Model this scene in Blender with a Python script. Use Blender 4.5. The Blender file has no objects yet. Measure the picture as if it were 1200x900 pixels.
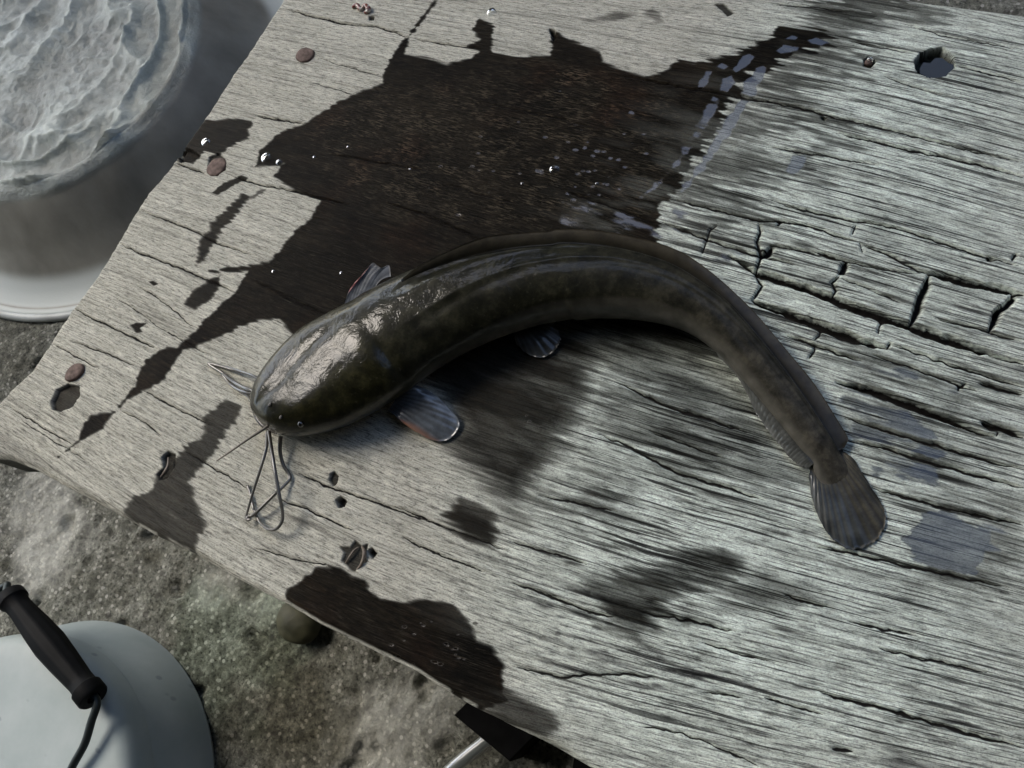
import bpy, math, random
import numpy as np
from mathutils import Matrix, Vector

random.seed(7)
scn = bpy.context.scene
col = scn.collection

# ------------------------------------------------------------------ camera
TZ = 0.28                     # height of the table top
HC = 0.36                     # camera above the table top
CZ = TZ + HC
AX = np.array([0.87504732, 0.32490368, -0.35878933])    # world X in camera axes (right, down, forward)
AY = np.array([0.42101761, -0.87661893, 0.23298802])
AZ = np.array([-0.23882286, -0.35493217, -0.90387322])
FPX = 900.0

def W(c):
    c = np.asarray(c, float)
    return np.array([AX @ c, AY @ c, AZ @ c])

def P(px, py, z=TZ):
    w = W((px - 600, py - 450, FPX))
    t = (z - CZ) / w[2]
    return np.array([0, 0, CZ]) + w * t

cam_data = bpy.data.cameras.new('camera')
cam = bpy.data.objects.new('camera', cam_data)
col.objects.link(cam)
r, u, b = W((1, 0, 0)), W((0, -1, 0)), W((0, 0, -1))
cam.matrix_world = Matrix(((r[0], u[0], b[0], 0), (r[1], u[1], b[1], 0), (r[2], u[2], b[2], CZ), (0, 0, 0, 1)))
cam_data.sensor_fit = 'HORIZONTAL'
cam_data.sensor_width = 36
cam_data.lens = 36 * FPX / 1200
cam_data.clip_start = 0.01
cam_data.clip_end = 300
scn.camera = cam

# ------------------------------------------------------------------ light
SUN_DIR = Vector((-0.66, 0.14, 0.74)).normalized()      # towards the sun
world = bpy.data.worlds.new('World')
scn.world = world
world.use_nodes = True
wn = world.node_tree.nodes
wl = world.node_tree.links
bg = wn['Background']
sky = wn.new('ShaderNodeTexSky')
sky.sky_type = 'NISHITA'
sky.sun_disc = False
sky.sun_elevation = math.asin(SUN_DIR.z)
sky.sun_rotation = math.atan2(SUN_DIR.x, SUN_DIR.y)
sky.air_density = 1.0
sky.dust_density = 2.2
sky.ozone_density = 1.0
wl.new(sky.outputs[0], bg.inputs[0])
bg.inputs[1].default_value = 0.15
sd = bpy.data.lights.new('sun', 'SUN')
sd.energy = 1.15
sd.angle = math.radians(34)
sd.color = (1.0, 0.95, 0.86)
so = bpy.data.objects.new('sun', sd)
col.objects.link(so)
so.rotation_euler = SUN_DIR.to_track_quat('Z', 'Y').to_euler()
vs = scn.view_settings
vs.view_transform = 'Standard'
vs.look = 'None'
vs.gamma = 1
vs.exposure = 1.27
vs.use_curve_mapping = False

# ------------------------------------------------------------------ helpers
def tag(o, label=None, cat=None, group=None, kind=None):
    if label: o['label'] = label
    if cat: o['category'] = cat
    if group: o['group'] = group
    if kind: o['kind'] = kind
    return o

def mesh_np(name, verts, quads, mat, parent=None, smooth=True, attrs=None, tris=None):
    verts = np.asarray(verts, np.float32)
    me = bpy.data.meshes.new(name)
    me.vertices.add(len(verts))
    me.vertices.foreach_set('co', verts.ravel())
    quads = np.asarray(quads, np.int32).reshape(-1, 4)
    tris = np.zeros((0, 3), np.int32) if tris is None else np.asarray(tris, np.int32).reshape(-1, 3)
    nl = quads.size + tris.size
    me.loops.add(nl)
    me.loops.foreach_set('vertex_index', np.concatenate([quads.ravel(), tris.ravel()]))
    me.polygons.add(len(quads) + len(tris))
    starts = np.concatenate([np.arange(len(quads)) * 4, len(quads) * 4 + np.arange(len(tris)) * 3])
    me.polygons.foreach_set('loop_start', starts.astype(np.int32))
    me.polygons.foreach_set('use_smooth', np.full(len(starts), smooth))
    me.update(calc_edges=True)
    if attrs:
        for k, v in attrs.items():
            if np.ndim(v) == 2:
                a = me.attributes.new(k, 'FLOAT_VECTOR', 'POINT')
                a.data.foreach_set('vector', np.asarray(v, np.float32).ravel())
                continue
            a = me.attributes.new(k, 'FLOAT', 'POINT')
            a.data.foreach_set('value', np.asarray(v, np.float32).ravel())
    me.materials.append(mat)
    o = bpy.data.objects.new(name, me)
    col.objects.link(o)
    if parent is not None:
        o.parent = parent
    return o

def empty(name, loc=(0, 0, 0)):
    o = bpy.data.objects.new(name, None)
    o.empty_display_size = 0.02
    col.objects.link(o)
    o.location = loc
    bpy.context.view_layer.update()
    return o

def attach(o, parent):
    o.parent = parent
    o.matrix_parent_inverse = Matrix.Translation(-Vector(parent.location))
    return o

def gridq(nu, nv, wrap=False):
    """quads of a grid with index i*nv+j, i<nu, j<nv"""
    i = np.arange(nu - 1)[:, None]
    j = np.arange(nv if wrap else nv - 1)[None, :]
    j2 = (j + 1) % nv
    return np.stack([i * nv + j + 0 * i, (i + 1) * nv + j, (i + 1) * nv + j2, i * nv + j2 + 0 * i], -1).reshape(-1, 4)

def _h(ix, iy, seed):
    h = (ix.astype(np.uint32) * np.uint32(374761393) + iy.astype(np.uint32) * np.uint32(668265263)
         + np.uint32((seed * 2246822519) & 0xffffffff))
    h = (h ^ (h >> np.uint32(13))) * np.uint32(1274126177)
    h = (h ^ (h >> np.uint32(16))) * np.uint32(2654435761)
    return ((h ^ (h >> np.uint32(15))) & np.uint32(0xffffff)).astype(np.float32) / np.float32(0xffffff)

def vn(x, y, seed=0):
    x = np.asarray(x, np.float32); y = np.asarray(y, np.float32)
    fx = np.floor(x); fy = np.floor(y)
    ix = fx.astype(np.int64); iy = fy.astype(np.int64)
    tx = x - fx; ty = y - fy
    tx = tx * tx * (3 - 2 * tx); ty = ty * ty * (3 - 2 * ty)
    a = _h(ix, iy, seed); b_ = _h(ix + 1, iy, seed); c = _h(ix, iy + 1, seed); d = _h(ix + 1, iy + 1, seed)
    return (a * (1 - tx) + b_ * tx) * (1 - ty) + (c * (1 - tx) + d * tx) * ty

def fbm(x, y, oct=4, seed=0):
    s = 0; a = 1; t = 0
    for k in range(oct):
        s = s + a * vn(x * 2 ** k + 17.3 * k, y * 2 ** k + 9.1 * k, seed + k)
        t += a; a *= 0.5
    return s / t

def sstep(a, b_, x):
    t = np.clip((x - a) / (b_ - a), 0, 1)
    return t * t * (3 - 2 * t)

def seg_dist(x, y, ax, ay, bx, by):
    dx, dy = bx - ax, by - ay
    L = dx * dx + dy * dy + 1e-12
    t = np.clip(((x - ax) * dx + (y - ay) * dy) / L, 0, 1)
    return np.hypot(x - ax - t * dx, y - ay - t * dy), t

def poly_sd(x, y, pts):
    """signed distance, positive inside"""
    d = np.full(x.shape, 1e9, np.float32)
    ins = np.zeros(x.shape, bool)
    n = len(pts)
    for i in range(n):
        ax, ay = pts[i]; bx, by = pts[(i + 1) % n]
        d = np.minimum(d, seg_dist(x, y, ax, ay, bx, by)[0])
        c = ((ay > y) != (by > y)) & (x < (bx - ax) * (y - ay) / (by - ay + 1e-12) + ax)
        ins ^= c
    return np.where(ins, d, -d)

def catmull(pts, n):
    pts = np.asarray(pts, float)
    m = len(pts)
    t = np.linspace(0, m - 1, n)
    i = np.clip(np.floor(t).astype(int), 0, m - 2)
    f = (t - i)[:, None]
    p0 = pts[np.clip(i - 1, 0, m - 1)]; p1 = pts[i]; p2 = pts[i + 1]; p3 = pts[np.clip(i + 2, 0, m - 1)]
    return 0.5 * (2 * p1 + (p2 - p0) * f + (2 * p0 - 5 * p1 + 4 * p2 - p3) * f ** 2 + (3 * p1 - p0 - 3 * p2 + p3) * f ** 3)

def tube(name, pts, radii, mat, parent=None, n=60, seg=10, attrs=False):
    c = catmull(pts, n)
    rr = np.interp(np.linspace(0, 1, n), np.linspace(0, 1, len(radii)), radii)
    tan = np.gradient(c, axis=0); tan /= np.linalg.norm(tan, axis=1)[:, None] + 1e-12
    nrm = np.array([0.13, 0.2, 1.0])
    V = []
    for k in range(n):
        nrm = nrm - (nrm @ tan[k]) * tan[k]; nrm /= np.linalg.norm(nrm)
        bn = np.cross(tan[k], nrm)
        a = np.linspace(0, 2 * np.pi, seg, endpoint=False)
        V.append(c[k] + rr[k] * (np.cos(a)[:, None] * nrm + np.sin(a)[:, None] * bn))
    V = np.concatenate(V + [c[:1], c[-1:]])
    T = []
    for j in range(seg):
        T.append((n * seg, (j + 1) % seg, j))
        T.append((n * seg + 1, (n - 1) * seg + j, (n - 1) * seg + (j + 1) % seg))
    at = {'along': np.concatenate([np.repeat(np.linspace(0, 1, n), seg), [0, 1]])} if attrs else None
    return mesh_np(name, V, gridq(n, seg, True), mat, parent, True, at, T)

def lathe(prof, seg, centre, rfun=None):
    prof = np.asarray(prof, float)
    a = np.linspace(0, 2 * np.pi, seg, endpoint=False)
    V = np.zeros((len(prof), seg, 3))
    V[..., 0] = centre[0] + prof[:, :1] * np.cos(a); V[..., 1] = centre[1] + prof[:, :1] * np.sin(a)
    V[..., 2] = centre[2] + prof[:, 1:2]
    return V

# ------------------------------------------------------------------ material helpers
class Mat:
    def __init__(s, name):
        s.m = bpy.data.materials.new(name); s.m.use_nodes = True
        s.t = s.m.node_tree; s.n = s.t.nodes; s.p = s.n['Principled BSDF']
    def new(s, typ, **kw):
        o = s.n.new(typ)
        for k, v in kw.items(): setattr(o, k, v)
        return o
    def link(s, a, b_): s.t.links.new(a, b_)
    def put(s, sock, v):
        if hasattr(v, 'is_linked') or isinstance(v, bpy.types.NodeSocket): s.link(v, sock)
        elif isinstance(v, (tuple, list)) and len(v) == 3 and sock.type == 'RGBA': sock.default_value = (*v, 1)
        else: sock.default_value = v
    def attr(s, name): return s.new('ShaderNodeAttribute', attribute_name=name).outputs['Fac']
    def math(s, op, a, b_=0.0, clamp=False):
        o = s.new('ShaderNodeMath', operation=op, use_clamp=clamp); s.put(o.inputs[0], a); s.put(o.inputs[1], b_); return o.outputs[0]
    def mix(s, f, a, b_, blend='MIX'):
        o = s.new('ShaderNodeMix', data_type='RGBA', blend_type=blend)
        s.put(o.inputs[0], f); s.put(o.inputs[6], a); s.put(o.inputs[7], b_); return o.outputs[2]
    def mixf(s, f, a, b_):
        o = s.new('ShaderNodeMix', data_type='FLOAT'); s.put(o.inputs[0], f); s.put(o.inputs[2], a); s.put(o.inputs[3], b_); return o.outputs[0]
    def ramp(s, f, stops):
        o = s.new('ShaderNodeValToRGB'); s.put(o.inputs[0], f)
        e = o.color_ramp.elements
        while len(e) < len(stops): e.new(0.5)
        for k, (p, c) in enumerate(stops):
            e[k].position = p
            e[k].color = (*c, 1) if isinstance(c, tuple) else (c, c, c, 1)
        return o.outputs[0]
    def coords(s, scale=(1, 1, 1)):
        tc = s.new('ShaderNodeTexCoord'); mp = s.new('ShaderNodeMapping'); mp.inputs[3].default_value = scale
        s.link(tc.outputs['Object'], mp.inputs[0]); return mp.outputs[0]
    def noise(s, scale, detail=4, rough=0.55, co=None, dist=0):
        o = s.new('ShaderNodeTexNoise'); o.inputs['Scale'].default_value = scale; o.inputs['Detail'].default_value = detail
        o.inputs['Roughness'].default_value = rough; o.inputs['Distortion'].default_value = dist
        s.link(co if co is not None else s.coords(), o.inputs['Vector']); return o.outputs['Fac']
    def vor(s, scale, co=None, feature='F1', out='Distance'):
        o = s.new('ShaderNodeTexVoronoi', feature=feature); o.inputs['Scale'].default_value = scale
        s.link(co if co is not None else s.coords(), o.inputs['Vector']); return o.outputs[out]
    def bump(s, h, strength=0.3, dist=0.001, normal=None):
        o = s.new('ShaderNodeBump'); s.put(o.inputs['Strength'], strength); o.inputs['Distance'].default_value = dist
        s.link(h, o.inputs['Height'])
        if normal is not None: s.link(normal, o.inputs['Normal'])
        return o.outputs[0]
    def set(s, **kw):
        names = {'color': 'Base Color', 'rough': 'Roughness', 'metal': 'Metallic', 'spec': 'Specular IOR Level', 'normal': 'Normal',
                 'coat': 'Coat Weight', 'coat_rough': 'Coat Roughness', 'coat_normal': 'Coat Normal', 'trans': 'Transmission Weight',
                 'ior': 'IOR', 'alpha': 'Alpha', 'sss': 'Subsurface Weight'}
        for k, v in kw.items(): s.put(s.p.inputs[names[k]], v)
        return s.m

# ------------------------------------------------------------------ wood
def wood_material():
    M = Mat('weathered_wood')
    wet, film, grain, tone, crack, cool, saw = [M.attr(k) for k in ('wet', 'film', 'grain', 'tone', 'crack', 'cool', 'saw')]
    co = M.coords((1, 5, 1))
    guv = M.new('ShaderNodeAttribute', attribute_name='guv').outputs['Vector']
    def gnoise(su, sv, detail=3, rough=.6, sw=0):
        mp = M.new('ShaderNodeMapping'); mp.inputs[3].default_value = (su, sv, sw); M.link(guv, mp.inputs[0])
        return M.noise(1.0, detail, rough, mp.outputs[0])
    fine = gnoise(170, 1300, 4, .7)
    fib = gnoise(75, 1900, 4, .7)
    speck = M.noise(1100, 3, .7)
    la = gnoise(9, 480, 4, .6); lb = gnoise(22, 1050, 4, .62); blot = gnoise(70, 200, 6, .72)
    dry = M.ramp(grain, [(0.0, (0.050, 0.047, 0.041)), (0.22, (0.17, 0.164, 0.142)), (0.45, (0.42, 0.412, 0.345)), (1.0, (0.58, 0.572, 0.490))])
    dry = M.mix(cool, dry, M.mix(1.0, dry, (1.36, 1.52, 1.58), 'MULTIPLY'))  # cooler, brighter right side: skylight and damp put into the wood colour
    dry = M.mix(0.85, dry, M.mix(1.0, dry, M.ramp(fine, [(0.36, 0.30), (0.45, 0.95), (0.66, 1.4)]), 'MULTIPLY'))
    dry = M.mix(M.mixf(cool, .7, .95), dry, M.mix(1.0, dry, M.ramp(fib, [(0.37, 0.26), (0.43, 0.95), (0.7, 1.15)]), 'MULTIPLY'))
    # thin open pores, black on the more weathered side
    dry = M.mix(M.mixf(cool, .30, .95), dry, M.mix(1.0, dry, M.ramp(la, [(.395, .07), (.415, .6), (.435, 1.0)]), 'MULTIPLY'))
    dry = M.mix(M.mixf(cool, .22, .9), dry, M.mix(1.0, dry, M.ramp(lb, [(.40, .12), (.425, .65), (.455, 1.0)]), 'MULTIPLY'))
    dry = M.mix(M.mixf(cool, .15, .8), dry, M.mix(1.0, dry, M.ramp(blot, [(.38, .55), (.50, 1.0)]), 'MULTIPLY'))
    dry = M.mix(.8, dry, M.mix(1.0, dry, M.ramp(speck, [(.34, .55), (.46, 1.0), (.68, 1.18)]), 'MULTIPLY'))
    dry = M.mix(tone, dry, M.mix(1.0, dry, (0.40, 0.40, 0.40), 'MULTIPLY'))
    wetc = M.ramp(grain, [(0.0, (0.0012, 0.0010, 0.0007)), (0.5, (0.0045, 0.0036, 0.0022)), (1.0, (0.0135, 0.0105, 0.0065))])
    cross = gnoise(22, 160, 5, .7, 95)
    sawp = M.math('MULTIPLY', M.math('MULTIPLY', M.ramp(cross, [(.47, 0.12), (.60, 1.0)]), M.ramp(fine, [(.47, 0.0), (.58, 1.0)])), saw)
    wetc = M.mix(1.0, wetc, M.ramp(M.noise(26, 5, .65), [(.34, .35), (.5, 1.0), (.66, 1.7)]), 'MULTIPLY')
    wetc = M.mix(sawp, wetc, (0.062, 0.050, 0.033))
    wetc = M.mix(M.math('MULTIPLY', M.ramp(fib, [(.52, 0.0), (.62, .7)]), M.ramp(blot, [(.42, .15), (.60, 1.0)])), wetc, (0.040, 0.034, 0.025))
    red = M.ramp(M.noise(22, 3), [(0.52, 0.0), (0.68, 0.5)])
    wetc = M.mix(red, wetc, M.mix(1.0, wetc, (1.25, 0.72, 0.55), 'MULTIPLY'))
    wetc = M.mix(cool, wetc, M.mix(1.0, wetc, (0.80, 0.95, 1.0), 'MULTIPLY'))
    wetc = M.mix(.7, wetc, M.mix(1.0, wetc, M.ramp(fine, [(0.36, 0.30), (0.5, 1.0), (0.66, 2.0)]), 'MULTIPLY'))
    edge = M.math('MULTIPLY', M.math('MULTIPLY', wet, M.math('SUBTRACT', 1.0, wet)), 4.0)
    wet = M.math('ADD', wet, M.math('MULTIPLY', edge, M.math('MULTIPLY', M.math('SUBTRACT', M.math('ADD', fine, fib), 1.0), 1.1)), True)
    c = M.mix(wet, dry, wetc)
    cr = M.math('ADD', crack, M.math('MULTIPLY', M.math('SUBTRACT', gnoise(300, 600, 3, .6), .5), .9))
    c = M.mix(M.ramp(M.math('ADD', M.math('MULTIPLY', cr, .5), .5), [(.40, 0.0), (.62, 1.0)]), c, (0.009, 0.008, 0.007))
    rough = M.mixf(wet, M.mixf(cool, 0.85, 0.70), 0.55)
    rough = M.mixf(film, rough, 0.07)
    nb = M.bump(M.math('ADD', fine, M.math('MULTIPLY', speck, .6)), M.mixf(film, 0.8, 0.05), 0.0007)
    return M.set(color=c, rough=rough, spec=M.mixf(film, M.mixf(wet, 0.22, 0.05), 0.75), normal=nb)

GR = [(400,25,.2),(510,50,.18),(328,140,.18),(406,80,.23),(815,104,.165),(750,30,.13),(975,140,.22),(1100,182,.24),(1047,171,.22),
      (1150,195,.26),(1033,55,.19),(966,182,.15),(1080,102,.31),(950,10,.1),(195,305,.4),(135,385,.49),(230,272,.375),(85,415,.52),
      (195,360,.6),(210,232,.35),(515,262,.41),(378,232,.25),(340,350,.48),(708,240,.39),(840,246,.27),(840,282,.34),(980,250,.25),
      (1100,275,.33),(1000,270,.36),(1140,335,.24),(980,350,.35),(1130,400,.33),(970,385,.33),(48,500,.6),(230,485,.49),(170,500,.55),
      (250,550,.55),(100,580,.53),(430,585,.375),(370,605,.42),(480,605,.43),(520,650,.44),(775,480,.4),(745,530,.42),(850,570,.3),
      (670,650,.3),(680,590,.26),(805,522,.34),(1075,480,.33),(1095,520,.29),(1100,545,.28),(1112,594,.243),(1037,658,.2),(660,705,.33),
      (806,730,.2),(630,787,.2),(700,792,.1),(858,765,.24),(845,814,.15),(775,855,.2),(845,880,.4),(945,704,.24),(1035,736,.22),
      (1077,770,.24),(1012,827,.28),(1137,860,.26),(930,827,.26),(550,800,.3),(400,700,.45)]

def grain_fit():
    S = 0.25
    pts = []; tans = []
    for x, y, s in GR:
        a = P(x, y)[:2]; q = P(x + 4, y + 4 * s)[:2]
        t = q - a; t /= np.linalg.norm(t)
        pts.append(a); tans.append(t)
    pts = np.array(pts); tans = np.array(tans)
    o = np.array([-0.15, 0.15])
    ex = [(i, j) for i in range(5) for j in range(5) if 1 <= i + j <= 4]
    def grads(p):
        X = (p[:, 0] - o[0]) / S; Y = (p[:, 1] - o[1]) / S
        gx = np.stack([i * X ** max(i - 1, 0) * Y ** j for i, j in ex], 1)
        gy = np.stack([j * X ** i * Y ** max(j - 1, 0) for i, j in ex], 1)
        return gx, gy
    gx, gy = grads(pts)
    A = [gx * tans[:, :1] + gy * tans[:, 1:]]; b_ = [np.zeros(len(pts))]
    gp = np.array([(x, y) for x in np.linspace(-.45, .15, 9) for y in np.linspace(-.05, .38, 9)])
    hx, hy = grads(gp)
    A.append(0.25 * hy); b_.append(np.full(len(gp), 0.25))
    A.append(0.08 * hx); b_.append(np.zeros(len(gp)))
    c = np.linalg.lstsq(np.concatenate(A), np.concatenate(b_), rcond=None)[0]
    def f(x, y):
        X = np.clip((x - o[0]) / S, -1.35, 1.25); Y = np.clip((y - o[1]) / S, -1.0, 1.0)
        v = 0
        for k, (i, j) in enumerate(ex): v = v + c[k] * X ** i * Y ** j
        return v * S + (y - o[1] - Y * S)
    return f

# cracks: (pixel polyline, width px, depth mm)
CRACKS = [
 ([(334,10),(360,17),(400,27),(440,31),(465,38),(480,44)], 2.2, 3), ([(485,45),(510,50),(532,53),(570,58)], 1.6, 2),
 ([(300,136),(325,140),(357,145)], 2, 2.5), ([(378,70),(410,79),(448,90)], 1.2, 1.5),
 ([(725,88),(760,94),(800,102),(850,110),(900,119),(935,126),(985,138),(1025,147),(1075,160),(1125,173),(1200,190)], 2.2, 3),
 ([(980,156),(1020,163),(1060,174),(1100,182),(1150,193),(1200,208)], 2.6, 3.5),
 ([(995,47),(1033,55),(1072,63)], 1.6, 2), ([(900,172),(950,180),(1010,190),(1032,193)], 1.5, 2), ([(1120,76),(1160,86),(1200,97)], 1.6, 2),
 ([(1030,87),(1060,98),(1125,118)], 1.2, 1.5), ([(900,5),(960,9),(1000,14)], 1.2, 1.5), ([(1060,28),(1110,43),(1200,58)], 1.2, 1.5),
 ([(135,284),(165,297),(195,308),(225,320),(262,336),(280,345)], 2.0, 3), ([(84,360),(110,374),(135,386),(160,398),(185,410)], 2.0, 3),
 ([(160,245),(195,258),(225,270),(255,285),(300,300)], 1.6, 2.5), ([(55,400),(85,416),(118,433)], 1.3, 2), ([(85,400),(108,408),(130,416),(160,430)], 1.4, 2),
 ([(160,335),(185,350),(205,365),(228,385)], 1.4, 2), ([(130,345),(165,367),(185,383),(215,400),(250,420)], 1.0, 1.5),
 ([(205,190),(222,197),(240,203)], 2.2, 3), ([(265,204),(300,215),(340,223),(375,232),(410,240)], 1.8, 2.5),
 ([(455,238),(500,252),(535,268),(570,285)], 1.6, 2.5), ([(300,330),(340,349),(382,370)], 1.5, 2),
 ([(660,222),(700,236),(745,252),(768,262)], 2, 3), ([(790,232),(815,240),(850,248),(890,259),(915,258),(950,265),(990,280),(1010,285)], 2.2, 3),
 ([(775,260),(810,273),(850,288),(892,300),(930,310)], 2.4, 3.5),
 ([(905,235),(950,248),(1000,258),(1045,265),(1090,280),(1130,293),(1162,303),(1200,312)], 2.2, 3),
 ([(1010,285),(1040,297),(1077,317),(1090,320)], 2.4, 3.5), ([(1085,319),(1100,322),(1140,332),(1180,341),(1200,345)], 5.0, 6),
 ([(900,286),(930,292),(955,297),(990,305)], 2.0, 3), ([(950,293),(1000,308),(1040,316),(1080,320)], 1.8, 2.5),
 ([(855,300),(890,321),(920,330),(955,342),(985,354),(1020,367),(1065,382),(1110,398),(1150,412),(1200,427)], 4.2, 7),
 ([(880,352),(900,360),(930,370),(965,383),(1000,397),(1040,408)], 4.2, 7), ([(1040,402),(1080,415),(1120,430),(1160,442),(1200,455)], 1.8, 3),
 ([(922,394),(955,404),(985,415),(1010,422)], 2.4, 4), ([(1020,415),(1065,430),(1110,446),(1145,458)], 2.0, 3),
 ([(985,325),(1020,340),(1060,355)], 1.4, 2), ([(1095,373),(1140,383),(1180,395),(1200,400)], 1.8, 2.5), ([(1148,450),(1170,455),(1200,462)], 2.6, 4),
 ([(860,420),(900,432),(950,438)], 1.4, 2),
 ([(980,448),(1015,456),(1060,472),(1100,488),(1140,503),(1166,511)], 3.6, 6), ([(1150,495),(1175,503),(1200,512)], 3.4, 5),
 ([(990,490),(1035,503),(1075,515),(1130,532),(1200,550)], 2.4, 4), ([(997,516),(1040,526),(1085,540),(1130,553),(1200,572)], 2.4, 4),
 ([(1020,571),(1060,583),(1112,596),(1200,616)], 2.2, 3.5), ([(955,641),(1000,649),(1060,663),(1120,675),(1180,688)], 2.0, 3),
 ([(725,450),(745,458),(775,474),(810,485),(845,496),(875,507)], 2.6, 3.5), ([(700,508),(735,522),(765,540),(800,556),(840,568),(900,587)], 2.4, 3),
 ([(760,505),(805,522),(850,538)], 1.6, 2), ([(600,634),(640,647),(690,662)], 1.8, 2.5), ([(630,580),(680,590),(725,600)], 1.5, 2),
 ([(600,684),(630,693),(660,706),(690,717),(720,724)], 2.4, 3), ([(752,718),(790,724),(830,733),(862,740)], 2.2, 3),
 ([(600,779),(630,789),(660,794),(700,791),(735,791),(775,796)], 1.8, 2), ([(820,754),(858,764),(900,774)], 1.6, 2), ([(825,811),(845,814),(870,818)], 1.6, 2),
 ([(755,852),(800,860),(845,878),(890,898)], 1.8, 2), ([(918,698),(945,706),(975,712)], 2.0, 2.5), ([(995,728),(1035,737),(1075,746)], 1.8, 2.2),
 ([(1030,760),(1077,772),(1125,781),(1160,790)], 1.8, 2.2), ([(952,808),(1000,823),(1040,832),(1077,843),(1137,861),(1200,877)], 2.6, 3.5),
 ([(895,818),(930,828),(965,838)], 1.8, 2.2), ([(975,877),(1000,882)], 2, 2),
 ([(345,552),(380,569),(420,583),(445,590),(480,604),(515,615)], 1.8, 2.5), ([(325,585),(360,597),(390,612),(415,622)], 1.8, 2.5),
 ([(467,628),(500,644),(540,660),(575,673)], 1.6, 2), ([(462,593),(515,615),(560,632),(600,648)], 1.3, 1.5), ([(300,642),(340,655),(390,662)], 1.2, 1.5),
 ([(7,475),(48,500),(90,525)], 1.4, 2), ([(168,458),(205,478),(235,492),(250,500)], 1.5, 2), ([(140,480),(165,493),(190,510)], 1.4, 2),
 ([(215,527),(250,549),(290,572)], 1.6, 2), ([(20,490),(60,515),(110,545)], 1.0, 1.2), ([(520,215),(560,228),(610,240)], 1.2, 1.5),
 ([(360,95),(420,112)], 1, 1), ([(390,180),(440,190),(500,200)], 1.4, 2), ([(560,120),(640,135),(700,150)], 1.2, 1.6),
]
# cross breaks in the checked part of the board
CRACKS += [([(905,288),(901,297),(893,300)], 3.0, 5), ([(889,262),(891,272),(887,283),(892,300),(886,320)], 2.2, 4), ([(886,322),(893,335),(882,352)], 2.4, 4),
 ([(916,258),(911,264)], 2.4, 3), ([(992,306),(988,318),(983,321)], 3.4, 5), ([(984,323),(975,331),(980,340),(976,347)], 2.2, 4),
 ([(1089,322),(1086,335),(1079,348),(1076,362),(1068,380)], 3.2, 6), ([(1188,341),(1188,350),(1180,358),(1172,362),(1168,372),(1160,388)], 4.0, 6),
 ([(1165,370),(1172,362)], 3, 5), ([(1003,264),(998,276)], 1.4, 2), ([(1008,284),(1012,296)], 1.4, 2), ([(1160,302),(1162,306)], 3, 4), ([(1192,297),(1186,305)], 2, 3),
 ([(1036,373),(1031,382),(1029,392)], 1.6, 2.5), ([(1044,401),(1040,408)], 1.6, 3), ([(963,383),(961,392),(954,398)], 1.6, 2.5), ([(955,404),(955,410),(948,420)], 1.8, 3),
 ([(842,262),(832,270),(822,300)], 1.4, 2), ([(1133,448),(1124,454),(1123,459)], 1.8, 3), ([(1171,505),(1168,511)], 1.4, 2)]

WET = []   # (polygon, strength, edge softness px, ragged edge px)
WET.append(([(448,98),(420,108),(395,120),(360,144),(325,157),(305,175),(299,195),(315,196),(332,192),(320,207),(345,225),(375,235),(365,255),(345,270),
 (330,292),(315,307),(292,310),(272,312),(245,318),(262,319),(290,318),(272,345),(247,367),(225,392),(207,407),(196,406),(187,410),(172,422),(160,440),(158,452),(150,462),
 (135,482),(107,487),(97,500),(91,516),(57,545),(88,522),(120,502),(130,488),(150,468),(180,453),(192,445),(200,432),(215,412),(250,397),(275,385),(300,377),(327,375),
 (345,395),(400,420),(520,400),(700,360),(790,345),(770,280),(775,240),(797,215),(820,180),(842,150),(857,115),(872,95),(900,85),(928,62),(970,52),(960,37),(915,35),
 (897,50),(862,61),(840,67),(815,72),(797,69),(775,84),(755,90),(730,82),(707,72),(704,60),(665,48),(655,38),(643,34),(648,50),(645,66),(600,66),(577,62),(579,30),(562,22),
 (550,36),(562,46),(548,54),(562,60),(547,70),(525,74),(500,67),(474,64),(480,45),(514,0),(509,0),(478,41),(468,52),(452,80)], 1.0, 3, 5))
WET.append(([(470,400),(500,440),(522,468),(536,500),(528,520),(545,545),(575,572),(602,586),(632,560),(655,525),(672,490),(690,460),(705,425),(760,420),(820,430),(850,420),(800,360),(600,360)], 0.97, 34, 16))
WET.append(([(517,605),(540,583),(558,588),(578,600),(586,622),(575,637),(545,630)], 0.98, 8, 12))
WET.append(([(333,706),(337,690),(352,682),(372,664),(400,665),(412,676),(428,680),(434,694),(445,703),(470,705),(500,701),(530,708),(548,728),(560,750),(576,757),(590,780),(592,812),
 (600,822),(560,835),(520,812),(480,784),(430,762),(380,738)], 1.0, 3, 4))
WET.append(([(585,800),(610,812),(640,830),(662,850),(640,866),(590,850),(560,830)], 0.75, 6, 6))
WET.append(([(143,602),(152,585),(178,570),(192,548),(215,525),(240,508),(238,494),(262,468),(284,474),(280,490),(264,505),(256,525),(236,548),(222,566),(226,580),(242,616),(226,646),(190,632),(160,614)], 0.80, 5, 9))
WET.append(([(180,560),(190,545),(205,535),(212,548),(205,575),(200,600),(215,620),(222,645),(195,632),(178,615),(182,590)], 0.7, 7, 5))
WET.append(([(207,186),(214,160),(235,142),(270,138),(297,140),(290,162),(272,172),(258,182),(240,178),(226,192)], 0.98, 4, 8))
WET.append(([(230,310),(235,282),(250,262),(268,240),(286,226),(292,231),(280,250),(262,268),(248,287),(240,306)], 0.97, 5, 9))
WET.append(([(248,226),(262,214),(283,206),(290,209),(272,219),(254,229)], 0.98, 2, 3)); WET.append(([(285,235),(305,222),(315,220),(300,232)], 0.6, 3, 3))
WET.append(([(217,357),(224,342),(245,327),(258,323),(258,338),(246,352),(228,363)], 0.98, 4, 5))
WET.append(([(152,381),(160,378),(172,379),(165,385),(168,390),(160,390)], 1.0, 1.5, 2)); WET.append(([(174,330),(180,329),(186,333),(180,335)], 1.0, 1, 1))
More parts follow.
